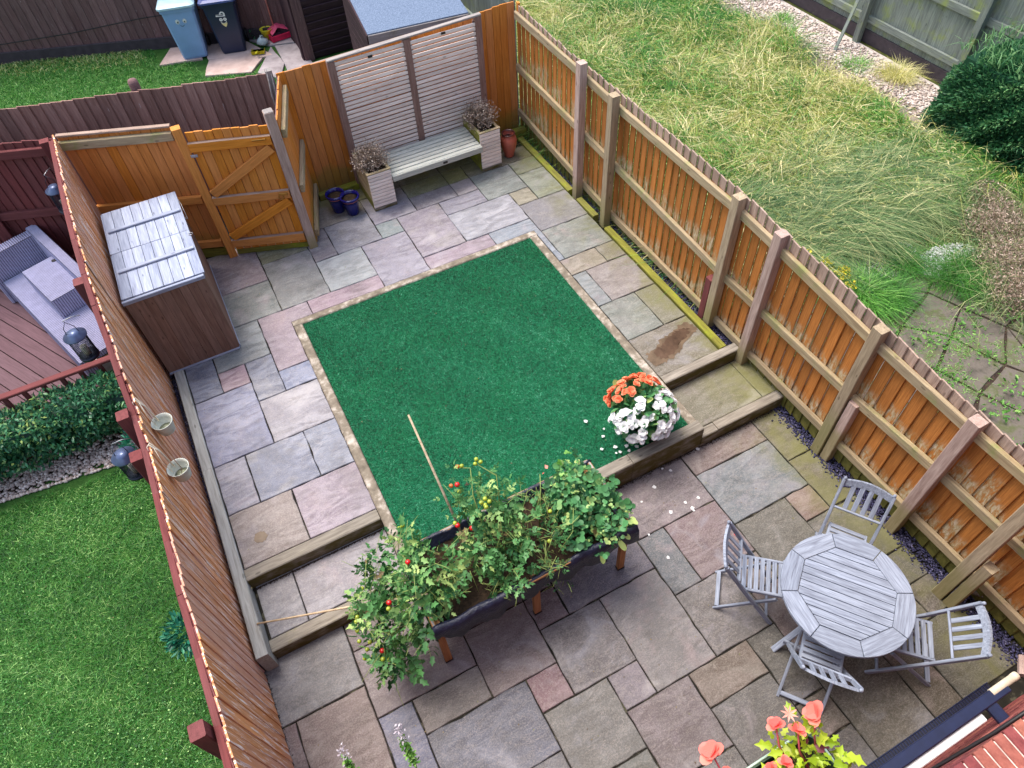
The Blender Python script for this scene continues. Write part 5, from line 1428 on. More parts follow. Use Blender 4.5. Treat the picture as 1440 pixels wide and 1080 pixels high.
# ================================================================== HANGING THINGS ON THE LEFT FENCE
for lab, y, z in (('empty white hanging pot tied to the left fence', 2.76, 1.22), ('white hanging pot with a twig in it tied to the left fence', 2.33, 1.13)):
    x = xl(y) + .078
    t = thing('hanging_pot', lab, 'flower pot', (x, y, z), 'white pots hung on the left fence')
    add('pot_body', lathe_mesh([(.055, 0), (.060, .004), (.074, .085), (.082, .118), (.085, .126), (.080, .127), (.072, .09), (.058, .03)], 'white_pot', 28), t, T(x, y, z))
    add('pot_floor', lathe_mesh([(.058, .03), (0, .031)], 'pot_inside', 20), t, T(x, y, z))
    zt = ltip(y + .06) + .01
    tube('rope', [(x - .03, y + .05, z + .10), (x - .055, y + .085, zt - .10), (xl(y) - .005, y + .10, zt), (xl(y) - .03, y + .09, zt - .02), (xl(y) - .04, y + .05, zt - .1)], .006, 'rope', t)
    tube('rope', [(x - .02, y + .03, z + .11), (x - .05, y + .06, zt - .08), (xl(y) - .01, y + .08, zt + .004)], .005, 'rope', t)
    if 'twig' in lab:
        tube('twig', [(x - .01, y - .03, z + .03), (x + .02, y, z + .1), (x - .005, y + .06, z + .19)], .003, 'stem_brown', t)
    tube('loose_string', [(xl(y) + .012, y + .05, zt - .02), (xl(y) + .02, y - .02, zt - .12), (x - .04, y - .03, z + .13)], .0022, 'rope', t)

def lantern(lab, x, y, z, h=.30, r=.078, arm=(.1, 0), a_=None):
    t = thing('lantern', lab, 'lantern', (x, y, z))
    B = T(x, y, z)
    add('base', lathe_mesh([(r, 0), (r * 1.04, .012), (r, .03), (0, .03)], 'lantern_metal', 24), t, B)
    # mesh cylinder built as real wires
    lst = []
    for k in range(40):
        a = 2 * math.pi * k / 40
        lst.append(([(r * .95 * math.cos(a), r * .95 * math.sin(a), .03), (r * .95 * math.cos(a), r * .95 * math.sin(a), h * .8)], .0019))
    for q in range(1, 15):
        zz = .03 + (h * .8 - .03) * q / 15
        lst.append(([(r * .95 * math.cos(a), r * .95 * math.sin(a), zz) for a in np.linspace(0, 2 * math.pi, 17)], .0014))
    tubes('wire_mesh', [([tuple(Vector(p) + Vector((x, y, z))) for p in pts], rr_) for pts, rr_ in lst], 'lantern_metal', t, seg=3)
    add('lid', lathe_mesh([(r * 1.18, h * .80), (r * 1.2, h * .83), (r * .62, h * .92), (r * .60, h * .96), (0, h * .97)], 'lantern_lid', 28), t, B)
    add('candle', lathe_mesh([(.028, .032), (.028, .12), (.01, .125), (0, .12)], 'candle', 16), t, B)
    tube('handle', [(x - r * .6, y, z + h * .93), (x - r * .5, y, z + h * 1.15), (x, y, z + h * 1.34), (x + r * .5, y, z + h * 1.15), (x + r * .6, y, z + h * .93)], .003, 'lantern_metal', t)
    hx = x
    tube('hook', [(x, y, z + h * 1.34), (x - .01, y, z + h * 1.40), (x + arm[0] * .5, y + arm[1] * .5, z + h * 1.42), (x + arm[0], y + arm[1], z + h * 1.36)], .0035, 'steel', t)
lantern('black wire mesh lantern with candle hanging above the rattan seat', -2.145, 3.66, 1.46, arm=(.12, .02))
lantern('black wire mesh lantern hanging on the dark red fence at the far left', -2.10, 5.93, 1.44, arm=(.05, .12))
lantern('dark lantern hanging from the red post beside the trimmed leaf ball', -2.10, 2.60, 1.06, arm=(.12, .0))

def leaf_ball(lab, x, y, z, r, n=420, group='leafy balls hung behind the left fence'):
    t = thing('leaf_ball', lab, 'artificial plant', (x, y, z), group)
    d = rdir(n); c = np.array([x, y, z]) + d * r * rng.uniform(.5, 1, (n, 1))
    V, F, va = leaf_arrays(c, norm(d + rdir(n) * .5), norm(d + rdir(n)), rng.uniform(.04, .075, n), rng.uniform(.016, .026, n), ROUND, rng.random(n))
    add('leaves', npmesh('leaves', V, F, 'topiary_leaf', va), t, kind='stuff')
    tube('stem', [(x, y, .0), (x + .01, y, z - r * .3)], .012, 'stem_brown', t)
leaf_ball('bushy ball of glossy teal leaves against the lawn side of the left fence', -2.13, 1.34, .62, .15)
leaf_ball('bushy ball of teal leaves between the hedge and the two red posts', -2.14, 3.12, .78, .13)

# ================================================================== LEFT GARDEN
N = 120000
px_ = rng.uniform(-4.9, -1.94, N); py_ = rng.uniform(-.9, 3.80, N)
edge = 3.84 - .09 * (px_ + 3.6) * 1.0
keep = py_ < 3.72 - .10 * (px_ + 3.6) + .03 * np.sin(px_ * 9)
px_, py_ = px_[keep], py_[keep]; N = len(px_)
vv = .42 + .16 * np.sin(px_ * 3 + py_ * 1.3) * np.sin(py_ * 2.1 + 1) + .12 * np.sin(px_ * 9) * np.sin(py_ * 8) + rng.normal(0, .27, N) - .15 * (px_ > -2.3)
blades('grass', np.stack([px_, py_, np.zeros(N)], 1), rng.uniform(.02, .055, N) * (1 + 1.2 * (rng.random(N) > .975)), rng.uniform(.003, .0062, N), rng.uniform(.3, 1.5, N), 'lawn_blade', np.clip(vv, 0, 1), kind='stuff')
# clover leaves
n = 9000
cx_ = rng.uniform(-4.6, -2.0, n); cy_ = rng.uniform(-.3, 3.5, n)
kp = (np.sin(cx_ * 2.3 + 1.7) * np.sin(cy_ * 1.9 + .6) + rng.normal(0, .5, n)) > .3
c = np.stack([cx_, cy_, rng.uniform(.02, .035, n)], 1)[kp]; n = len(c)
V, F, va = leaf_arrays(c, rdir(n) * [1, 1, .1], np.tile([[0, 0, 1.]], (n, 1)) + rdir(n) * .2, rng.uniform(.008, .016, n), rng.uniform(.008, .015, n), ROUND, np.clip(rng.normal(.5, .25, n), 0, 1))
add('clover', npmesh('clover', V, F, 'lawn_blade', va), None, kind='stuff')
n = 2600
sx_ = rng.uniform(-5, -1.98, n); sy_ = 3.99 + rng.normal(0, .14, n) + .0
sy_ = np.clip(sy_, 3.83 - .04 * (sx_ + 3.6), 4.4)
stones('pebbles', np.stack([sx_, sy_ - .07 * (sx_ + 3.6), np.full(n, .015)], 1), rng.uniform(.014, .034, n), 'pebble', np.clip(rng.beta(2, 1.6, n), 0, 1), flat=.6, kind='stuff')
# clipped hedge
hd = thing('clipped_hedge', 'low clipped evergreen hedge with glossy leaves in front of the deck railing', 'hedge', (-3.2, 4.1, 0))
def hedge_points(n, x0, x1, y0, y1, z0, z1, lump=.05):
    x = rng.uniform(x0, x1, n); t = rng.random(n)
    L1, L2 = (z1 - z0), (y1 - y0)
    per = L1 * 2 + L2; s = t * per
    y = np.where(s < L1, y0, np.where(s < L1 + L2, y0 + (s - L1), y1)); z = np.where(s < L1, z0 + s, np.where(s < L1 + L2, z1, z1 - (s - L1 - L2)))
    ny = np.where(s < L1, -1, np.where(s < L1 + L2, 0, 1)).astype(float); nz = np.where((s >= L1) & (s < L1 + L2), 1., .25)
    # round the corners
    cy, cz = (y0 + y1) / 2, (z0 + z1) / 2
    lumpv = lump * (np.sin(x * 9 + y * 7) * np.sin(z * 11 + x * 5) + rng.normal(0, .5, n))
    k = 1 - .10 * (np.abs(y - cy) / (L2 / 2) * np.abs(z - cz) / (L1 / 2))
    return np.stack([x, cy + (y - cy) * k + ny * lumpv, cz + (z - cz) * k + nz * lumpv], 1), np.stack([rng.normal(0, .3, n), ny, nz], 1)
c, nn = hedge_points(15000, -5.2, -2.02, 3.93, 4.36, .16, .62)
n = len(c)
lv = np.clip(rng.normal(.40, .22, n) + .22 * (c[:, 0] < -2.9) * (c[:, 2] > .45) * rng.random(n), 0, 1)
V, F, va = leaf_arrays(c, norm(nn + rdir(n) * .9), norm(nn + rdir(n) * .5), rng.uniform(.035, .065, n), rng.uniform(.018, .032, n), SIMPLE, lv)
add('leaves', npmesh('leaves', V, F, 'hedge_leaf', va), hd, kind='stuff')
box('leaf_core', (-3.6, 4.15, .38), (3.1, .32, .38), 'hedge_leaf', hd, bev=.08)
for i in range(9):
    xx = -5.0 + i * .35
    tubes('branch', [([(xx, 4.1, 0), (xx + .05, 4.05, .2), (xx - .03, 4.0, .4)], [.012, .009, .006])], 'stem_brown', hd)
# deck
dk = poly_sheet('deck', [(-6, 4.46), (-1.99, 4.46), (-1.99, 6.40), (-4.0, 7.15), (-6, 7.9)], .27, 'bark_soil', thick=.27); dk['kind'] = 'structure'
dpoly = [(-6, 4.44), (-1.985, 4.44), (-1.985, 6.40), (-4.0, 7.15), (-6, 7.9)]
dv = Vector((.664, -1.135)).normalized(); dn = Vector((-dv.y, dv.x))
w = .142
rotd = Matrix.Rotation(math.atan2(dv.y, dv.x), 4, 'Z')
for i in range(-30, 42):
    c0 = Vector((-2.74, 5.317)).dot(dn) + i * w
    pp = clip_poly(clip_poly(dpoly, dn.x, dn.y, c0 + w - .006), -dn.x, -dn.y, -(c0 + .004))
    if len(pp) >= 3:
        cxm = sum(p[0] for p in pp) / len(pp); cym = sum(p[1] for p in pp) / len(pp)
        loc_ = [tuple((rotd.inverted() @ Vector((p[0] - cxm, p[1] - cym, 0)))[:2]) for p in pp]
        n_ = len(loc_); ar = sum(loc_[q][0] * loc_[(q + 1) % n_][1] - loc_[(q + 1) % n_][0] * loc_[q][1] for q in range(n_))
        if abs(ar) < .01: continue
        if ar < 0: loc_ = loc_[::-1]
        vs = [(a, b, -.02) for a, b in loc_] + [(a, b, 0) for a, b in loc_]
        fs = [tuple(range(n_ - 1, -1, -1)), tuple(range(n_, 2 * n_))] + [(q, (q + 1) % n_, n_ + (q + 1) % n_, n_ + q) for q in range(n_)]
        add('deck_board', mesh('deck_board', vs, fs, 'deck_board'), dk, T(cxm, cym, .30) @ rotd)
rl = thing('deck_railing', 'plum coloured timber railing with short balusters along the deck edge', 'railing', (-3, 4.4, .3))
bar('handrail', (-5.2, 4.385, .745), (-2.0, 4.375, .745), .072, .035, 'red_stain', rl, bev=.006)
bar('bottom_rail', (-5.2, 4.40, .40), (-2.0, 4.39, .40), .04, .05, 'red_stain', rl)
x = -5.1
while x < -2.05:
    bar('baluster', (x, 4.395, .31), (x, 4.385, .73), .04, .04, 'red_stain', rl, up=(0, 1, 0)); x += .172
# planter crate
cr = thing('planter_crate', 'weathered pale crate of dead compost under the lantern', 'crate', (-2.22, 4.72, .3))
for a, b in (((-2.40, 4.58), (-2.04, 4.60)), ((-2.40, 4.95), (-2.04, 4.97))):
    bar('crate_side', (a[0], a[1], .45), (b[0], b[1], .45), .02, .28, 'grey_sleeper', cr)
for x in (-2.405, -2.035):
    bar('crate_side', (x, 4.585, .45), (x, 4.965, .45), .02, .27, 'grey_sleeper', cr)
poly_sheet('compost', rect(-2.395, -2.045, 4.59, 4.96), .54, 'bark_soil', cr)
tb_ = lathe_mesh([(.10, 0), (.13, .25), (.14, .26), (.12, .26), (.11, .2)], 'grey_tub', 20)
o = add('grey_tub', tb_, None, T(-2.16, 4.10, .0)); tag(o, 'dark grey tub wedged behind the hedge below the railing', 'tub')

# rattan lounge --------------------------------------------------------------
def wicker_block(name, x0, x1, y0, y1, z0, z1, parent, step=.024, dirx=True, bm=None, top=True):
    """solid woven panel: backing plus raised strands running across the top and down two sides"""
    base_m = bm or Matrix.Identity(4)
    box(name, ((x0 + x1) / 2, (y0 + y1) / 2, (z0 + z1) / 2), (x1 - x0, y1 - y0, z1 - z0), 'wicker_gap', parent, base=base_m, bev=.012)
    V, F = [], []
    def strand(a, b, wv, nrm):
        a, b, wv, nrm = Vector(a), Vector(b), Vector(wv), Vector(nrm)
        o = len(V); V.extend([a - wv, a + nrm * 1.2, a + wv, b - wv, b + nrm * 1.2, b + wv]); F.extend([(o, o + 1, o + 4, o + 3), (o + 1, o + 2, o + 5, o + 4)])
    s = step; hwid = s * .40; e = .006
    q = x0 + s / 2
    while q < x1:
        for (ya, za, yb_, zb, nr_) in ((y0, z1 + .001, y1, z1 + .001, (0, 0, e)), (y0 - .001, z0, y0 - .001, z1, (0, -e, 0)), (y1 + .001, z0, y1 + .001, z1, (0, e, 0))):
            if not dirx and abs(za - zb) < 1e-6: continue
            strand((q, ya, za), (q, yb_, zb), (hwid, 0, 0), nr_)
        q += s
    q = y0 + s / 2
    while q < y1:
        for (xa, za, xb2, zb, nr_) in ((x0, z1 + .001, x1, z1 + .001, (0, 0, e)), (x0 - .001, z0, x0 - .001, z1, (-e, 0, 0)), (x1 + .001, z0, x1 + .001, z1, (e, 0, 0))):
            if dirx and abs(za - zb) < 1e-6: continue
            strand((xa, q, za), (xb2, q, zb), (0, hwid, 0), nr_)
        q += s
    me = mesh('weave', V, F, 'wicker_strip')
    return add('weave', me, parent, base_m.copy(), kind='stuff')
rs = thing('rattan_sofa', 'lilac grey rattan garden sofa with woven seat and back on the deck', 'sofa', (-2.9, 5.8, .3))
RB = T(-2.55, 4.62, 0) @ Matrix.Rotation(R(20), 4, 'Z')
wicker_block('seat_base', .0, .525, .0, 1.83, .31, .60, rs, dirx=False, bm=RB)
wicker_block('backrest', .53, .63, .30, 1.98, .31, .95, rs, dirx=False, bm=RB)
wicker_block('armrest', -.05, .525, 1.84, 1.97, .31, .92, rs, dirx=True, bm=RB)
ws = thing('rattan_cube', 'square rattan stool with woven top pushed against the sofa', 'stool', (-2.5, 5.4, .3))
wicker_block('stool_body', .19, .52, .74, 1.44, .605, .85, ws, dirx=False, bm=RB)
box('clip', (-2.53, 6.05, .855), (.05, .04, .012), 'black_rubber', ws)

# ================================================================== RIGHT GARDEN
def pnoise(x, y, s, ph=0):
    return (np.sin(x * s + ph) * np.sin(y * s * 1.13 + ph * 2) + .5 * np.sin(x * s * 2.3 + y * s * 1.7 + ph) + .25 * np.sin(x * s * 4.9 - y * s * 4.1 + ph * 3)) / 1.5
N = 230000
ncl = 4200
clx = rng.uniform(3.5, 8.4, ncl); cly = rng.uniform(1.9, 11.6, ncl); cla = rng.random(ncl) * 6.28; clt = rng.normal(0, .22, ncl); clh = rng.uniform(.6, 1.35, ncl)
ci = rng.integers(0, ncl, N)
ox = rng.normal(0, .065, N); oy = rng.normal(0, .065, N)
x = clx[ci] + ox; y = cly[ci] + oy
edge = 2.35 + .25 * np.sin(x * 2) + np.where(x > 5.8, (x - 5.8) * -.05, 0)
k = (x > 3.66) & (y > edge) & (x < 8.25 + .15 * np.sin(y * 3)) & ~((x > 7.0) & (y < 2.2)) & ~((x > 5.2) & (x < 6.9) & (y < 2.5 - (x - 5.2) * .25)) & (rng.random(N) < .55 + .45 * (pnoise(x, y, 2.2) > -.5))
x, y, ci, ox, oy = x[k], y[k], ci[k], ox[k], oy[k]; N = len(x)
tone = .49 + clt[ci] + .36 * pnoise(x, y, .9, 1.3) + .15 * pnoise(x, y, 3.3, .4)
swirl = pnoise(x, y, .8, 2.2) * 2.2 + 2.2
dirs = np.stack([np.cos(swirl), np.sin(swirl), np.zeros(N)], 1); dirs = norm(dirs * .55 + np.stack([np.cos(cla[ci]), np.sin(cla[ci]), np.zeros(N)], 1) * .5 + np.stack([ox, oy, np.zeros(N)], 1) * 6 + rng.normal(0, .35, (N, 3)) * [1, 1, 0])
hgt_ = rng.uniform(.10, .42, N) * clh[ci] * (1 + .35 * pnoise(x, y, 1.3, .7))
grn = (tone + rng.normal(0, .12, N)) < .46
P0 = np.stack([x, y, np.full(N, .1)], 1)
for nm, msk, mt, cc in (('long_grass', ~grn, 'meadow_blade', 0.0), ('green_grass', grn, 'meadow_green' , 0.0)):
    m = int(msk.sum())
    blades(nm, P0[msk], hgt_[msk], rng.uniform(.005, .015, m), rng.uniform(.6, 1.7, m), mt, np.clip(tone[msk] * .8 + rng.normal(0, .3, m) + .08, 0, 1), dirs=dirs[msk], kind='stuff')
# teal swept tussocks near the middle of the fence
N = 30000
x = rng.normal(5.8, .85, N); y = rng.normal(3.05, .45, N); k = (x > 3.7) & (y > 2.35) & (x < 7.8); x, y = x[k], y[k]; N = len(x)
dirs = norm(np.stack([np.full(N, .6) + .5 * np.sin(x * 7 + y * 3) + rng.normal(0, .45, N), np.full(N, -.4) + .5 * np.cos(y * 8 - x * 2) + rng.normal(0, .45, N), np.zeros(N)], 1))
blades('swept_grass', np.stack([x, y, np.full(N, .1)], 1), rng.uniform(.2, .6, N), rng.uniform(.004, .010, N), rng.uniform(.6, 1.9, N), 'meadow_teal', np.clip(rng.normal(.45, .36, N), 0, 1), dirs=dirs, kind='stuff')
# pale seed heads
N = 9000
x = rng.uniform(3.7, 8.1, N); y = rng.uniform(2.5, 11, N)
a = rng.random(N) * 6.28
V, F, va = leaf_arrays(np.stack([x, y, rng.uniform(.22, .48, N)], 1), np.stack([np.cos(a), np.sin(a), rng.normal(0, .3, N)], 1), rdir(N, 1), rng.uniform(.05, .12, N), rng.uniform(.006, .011, N), SIMPLE, rng.uniform(.6, 1, N))
add('seed_heads', npmesh('seed_heads', V, F, 'meadow_blade', va), None, kind='stuff')
# broad weeds
clumps_leaves('broad_weeds', [(3.95, 6.4, .2, .16), (4.1, 6.9, .2, .18), (5.5, 4.0, .22, .14), (4.9, 3.4, .22, .12), (6.7, 6.2, .2, .12), (4.6, 5.2, .2, .12), (7.9, 8.6, .2, .15)], 30, .07, 'weed_leaf', None, ROUND, up=1.2, wid=.6, kind='stuff')
# path and pale gravel along the far fence
pt = poly_sheet('garden_path', [(8.2, 2.6), (8.62, 2.6), (8.72, 12), (8.35, 12)], .106, 'path_dirt', thick=.03); pt['kind'] = 'structure'
gr_ = poly_sheet('gravel_strip', [(8.62, 2.6), (9.34, 2.6), (9.34, 12), (8.72, 12)], .108, 'white_stones', thick=.03); gr_['kind'] = 'structure'
n = 6500
x = rng.uniform(8.5, 9.3, n) - rng.exponential(.06, n); y = rng.uniform(2.8, 11.5, n)
stones('pale_gravel', np.stack([x, y, np.full(n, .115)], 1), rng.uniform(.012, .032, n), 'gravel', rng.random(n), kind='stuff')
n = 3200
ang = rng.random(n) * 6.28; rr2 = np.sqrt(rng.random(n))
c1 = np.stack([5.75 + rr2 * .55 * np.cos(ang), 2.12 + rr2 * .28 * np.sin(ang)], 1); c2 = np.stack([6.45 + rr2 * .42 * np.cos(ang), 1.75 + rr2 * .22 * np.sin(ang)], 1)
h_ = n // 2
cc = np.concatenate([c1[:h_], c2[h_:]])
stones('white_chippings', np.concatenate([cc, np.full((n, 1), .125)], 1), rng.uniform(.007, .016, n), 'white_gravel', rng.random(n), kind='stuff')
# far fence
ff = thing('far_fence', 'grey green weathered board fence with posts along the far side of the pale gravel', 'fence', (9.4, 6, .1))
y = 1.2
while y < 12:
    bar('fence_board', (9.44, y, .30), (9.44, y, 2.1 + random.gauss(0, .006)), .125, .014, 'far_fence_wood', ff, up=(-1, 0, 0), roll=R(4)); y += .118
for z in (.46, 1.12, 1.85):
    bar('rail', (9.40, 1.2, z), (9.40, 12, z), .045, .10, 'far_fence_wood', ff)
bar('gravel_board', (9.43, 1.2, .20), (9.43, 12, .20), .04, .19, 'dark_slate', ff)
for y in (2.45, 4.28, 6.12, 7.95, 9.8):
    bar('post', (9.34, y, .08), (9.34, y, 2.12), .10, .10, 'far_fence_wood', ff, up=(0, 1, 0))
pr = bar('prop_stake', (8.82, 6.05, .12), (9.33, 6.28, .95), .05, .035, 'far_fence_wood'); tag(pr, 'pale timber stake leaning against the far fence post', 'stake')
# yew-like bush
yb = thing('evergreen_bush', 'large dark green trimmed evergreen bush at the right edge beside the gravel', 'bush', (9.1, 2.8, .1))
n = 60000
d = rdir(n); d[:, 2] = np.abs(d[:, 2]) * 1.0 - .12
sup = 1.0 / (np.abs(d[:, 0]) ** 3.2 + np.abs(d[:, 1]) ** 3.2 + np.abs(d[:, 2]) ** 3.2) ** (1 / 3.2)
rad = np.array([.92, 1.05, 1.12])
lumpn = 1 + .05 * np.sin(d[:, 1] * 9 + d[:, 2] * 7) * np.sin(d[:, 0] * 8 + 1) + .035 * np.sin(d[:, 2] * 21 + d[:, 1] * 17) + rng.normal(0, .022, n)
c = np.array([9.15, 2.92, .12]) + d * sup[:, None] * rad * lumpn[:, None]
V, F, va = leaf_arrays(c, norm(d + rdir(n) * .7 + [0, 0, .1]), rdir(n, .6), rng.uniform(.04, .095, n), rng.uniform(.016, .028, n), SIMPLE, np.clip(rng.normal(.38, .22, n) + .22 * (np.sin(d[:, 2] * 21 + d[:, 1] * 17) > .5) + .25 * (d[:, 2] > .6) * rng.random(n), 0, 1))
add('leaves', npmesh('leaves', V, F, 'yew_leaf', va), yb, kind='stuff')
add('leaf_core', (lambda: mesh('leaf_core', [(9.15 + a * .84, 2.92 + b * .96, .1 + cc_ * 1.0) for a, b, cc_ in [(-1, -1, 0), (1, -1, 0), (1, 1, 0), (-1, 1, 0), (-.85, -.85, 1), (.85, -.85, 1), (.85, .85, 1), (-.85, .85, 1)]], [(3, 2, 1, 0), (4, 5, 6, 7), (0, 1, 5, 4), (1, 2, 6, 5), (2, 3, 7, 6), (3, 0, 4, 7)], 'yew_leaf'))(), yb)
n = 700
a = rng.random(n) * 6.28
c = np.stack([rng.uniform(8.4, 9.9, n), rng.uniform(2.0, 3.9, n), np.full(n, 1.16)], 1)
blades('upright_shoots', c, rng.uniform(.08, .26, n), rng.uniform(.008, .016, n), rng.uniform(.3, 1.2, n), 'yew_leaf', rng.uniform(.6, 1, n), yb, kind='stuff')
# dead heather
for i, (x, y, z, r, lab) in enumerate([(7.25, 1.80, .2, .42, 'brown dead heather clump nearest the evergreen bush'), (6.85, 1.35, .18, .36, 'brown dead heather clump in the middle of the three by the paving'), (6.55, .95, .15, .36, 'brown dead heather clump at the right edge above the broken paving'), (7.6, 2.25, .2, .3, 'thin brown dead heather clump between the long grass and the bush')]):
    t = thing('dead_heather', lab, 'plant', (x, y, .1), 'dead heather clumps in the right garden')
    st = []
    for q in range(260):
        d_ = rng.normal(size=3); d_[2] = abs(d_[2]) * .8 + .2; d_ /= np.linalg.norm(d_)
        b_ = Vector((x + rng.normal() * r * .4, y + rng.normal() * r * .4, .11)); e_ = b_ + Vector(d_) * r * rng.uniform(.5, 1.1)
        st.append(([b_, b_.lerp(e_, .5) + Vector(rng.normal(size=3)) * .03, e_], [.003, .002, .001]))
    tubes('twigs', st, 'stem_brown', t, seg=3, kind='stuff')
    n = 5200
    c = in_ell(n, (x, y, .12 + r * .3), (r * 1.05, r * .95, r * .6)); c[:, 2] = np.maximum(c[:, 2], .11)
    V, F, va = leaf_arrays(c, rdir(n, .2), rdir(n, .4), rng.uniform(.015, .045, n), rng.uniform(.005, .012, n), SIMPLE, np.clip(rng.beta(2, 1.7, n), 0, 1))
    add('dry_sprigs', npmesh('dry_sprigs', V, F, 'heather', va), t, kind='stuff')
    m = 500
    blades('green_shoots', np.stack([x + rng.normal(0, r * .8, m), y + rng.normal(0, r * .8, m), np.full(m, .11)], 1), rng.uniform(.12, .45, m), rng.uniform(.004, .009, m), rng.uniform(.5, 1.5, m), 'meadow_teal', rng.random(m), t, kind='stuff')
# broken paving
cp = poly_sheet('broken_paving', [(3.6, -3), (9.0, -3), (8.4, 1.4), (6.2, 1.55), (5.4, 2.2), (3.6, 2.4)], .106, 'soil', thick=.03); cp['kind'] = 'structure'
random.seed(21)
ca, sa = math.cos(R(24)), math.sin(R(24))
GN = {}
def gpt(i, j):
    if (i, j) not in GN:
        u = i * .52 + random.uniform(-.10, .10); v = j * .46 + random.uniform(-.09, .09)
        GN[(i, j)] = (5.2 + u * ca - v * sa, .2 + u * sa + v * ca)
    return GN[(i, j)]
for i in range(-6, 8):
    for j in range(-7, 6):
        q = [gpt(i, j), gpt(i + 1, j), gpt(i + 1, j + 1), gpt(i, j + 1)]
        cx = sum(p[0] for p in q) / 4; cy = sum(p[1] for p in q) / 4
        if cx < 3.75 or cx > 7.6 or cy < -2.6 or cy > 2.0 + (5.2 - cx) * .2 - max(0, cx - 6.2) * .8: continue
        if random.random() < .35:
            t_ = random.random() < .5
            qs = [[q[0], q[1], q[2]], [q[0], q[2], q[3]]] if t_ else [q]
        else: qs = [q]
        for qq in qs:
            o = slab(cp, qq, .122 + random.uniform(-.004, .004), (0, 0, 0), name='paving_stone', mat='grey_paving', gap=.012, rough=.008, thick=.02, step=.18)
def tuft(lab, x, y, n, h, r, mt, col=(.3, .9), z=.11, lean=(.5, 1.5), w=(.004, .008), cat='plant', group=None, nm='grass_tuft'):
    c = np.stack([x + rng.normal(0, r, n), y + rng.normal(0, r, n), np.full(n, z)], 1)
    o = c - [x, y, z]; dr_ = norm(o + rng.normal(0, r * .5, (n, 3)) * [1, 1, 0] + 1e-5)
    return blades(nm, c, rng.uniform(.5, 1, n) * h, rng.uniform(*w, n), rng.uniform(*lean, n), mt, rng.uniform(*col, n), dirs=dr_, label=lab, cat=cat, **({'group': group} if group else {}))
tuft('dark green grass tuft standing left of the white chippings', 5.95, 1.93, 900, .28, .07, 'meadow_green', (0, .4))
tuft('dark green grass tuft at the near edge of the chippings, closest to the fence', 5.45, 1.62, 900, .28, .08, 'meadow_green', (0, .4))
tuft('wide dark green grass tuft to the right of the white chippings', 6.25, 1.42, 1100, .26, .13, 'meadow_green', (0, .4))
tuft('second low grass tuft beside the heather right of the chippings', 6.55, 1.50, 700, .24, .09, 'meadow_green', (0, .5))
tuft('feathery green weed growing right behind the fence by the yellow flowers', 5.15, 1.80, 1500, .30, .14, 'meadow_green', (.2, .8), w=(.006, .012))
tuft('dark tussock of grass rising from the meadow near the path', 8.05, 6.2, 700, .45, .12, 'meadow_teal', (0, .3))
yfl = thing('yellow_flowering_plant', 'low yellow flowering plant right behind the top of the right fence', 'plant', (5.0, 2.2, .1))
clumps_leaves('flowers', [(4.78, 2.62, .34, .09), (4.90, 2.45, .34, .10), (5.02, 2.24, .32, .09), (5.10, 2.06, .30, .09), (5.08, 1.90, .26, .06), (4.65, 2.78, .32, .07)], 330, .022, 'yellow_flower', yfl, ROUND, up=1, wid=.8, kind='stuff')
clumps_leaves('foliage', [(4.85, 2.5, .28, .15), (5.0, 2.25, .28, .17), (5.15, 2.0, .25, .14)], 70, .05, 'weed_leaf', yfl, SIMPLE, up=1, wid=.4, kind='stuff')
WD = [(5.25, .95, .13), (5.0, .55, .1), (5.75, .9, .1), (5.9, 1.05, .09), (5.15, .0, .13), (5.5, .10, .11), (4.72, -.3, .12), (4.95, -.45, .14), (6.1, .25, .12), (6.35, .3, .1), (4.6, .35, .08), (5.6, .5, .09), (4.35, .1, .1), (6.3, .75, .1), (5.35, -.35, .1), (4.2, -.6, .12), (4.9, 1.25, .1), (6.0, -.2, .1)]
for i, (x, y, r) in enumerate(WD):
    t = thing('weed', 'small bright green weed growing in the joints of the broken paving', 'weed', (x, y, .12), 'weeds between the broken paving stones')
    clumps_leaves('foliage', [(x, y, .16, r * 1.15), (x + .12, y - .08, .14, r * .8)], 60, .04, 'weed_leaf', t, LOBED, up=1.1, wid=.5, zs=.6, kind='stuff')
nmo = 70000
x = rng.uniform(3.8, 7.2, nmo); y = rng.uniform(-1.6, 2.1, nmo)
k = pnoise(x, y, 3.1, .9) + rng.normal(0, .3, nmo) > .22
x, y = x[k], y[k]; m = len(x)
blades('ground_cover', np.stack([x, y, np.full(m, .107)], 1), rng.uniform(.015, .05, m), rng.uniform(.004, .01, m), rng.uniform(.5, 1.5, m), 'meadow_green', rng.uniform(.2, 1, m), kind='stuff')
dist_ = scatter(3.68, 3.84, 2.3, 11.5, 5000, .1)
blades('fence_foot_grass', dist_, rng.uniform(.15, .4, 5000), rng.uniform(.004, .007, 5000), rng.uniform(.4, 1.2, 5000), 'meadow_green', rng.uniform(.1, 1, 5000), kind='stuff')
tuft('small green weed in the pale gravel near the top edge', 9.0, 8.2, 220, .16, .06, 'meadow_green', (.2, .8))
tuft('second small green weed in the pale gravel', 8.85, 7.3, 220, .16, .07, 'meadow_green', (.2, .8))
tuft('flat green weed below the leaning stake in the gravel', 8.75, 5.55, 380, .14, .12, 'meadow_green', (.2, .9))
tuft('withered straw coloured clump in the gravel by the far fence', 9.0, 4.95, 700, .3, .1, 'meadow_blade', (.6, 1))

# little green shoots in the gravel at the foot of the right fence
iv = clumps_leaves('ivy_shoots', [(3.40, 3.65, .24, .04), (3.42, 3.35, .24, .04), (3.40, 3.05, .24, .04), (3.42, 2.8, .24, .035), (3.41, 3.95, .24, .03)], 130, .035, 'ivy_leaf', None, ROUND, wid=.6, zs=.4,
                   kind='stuff')

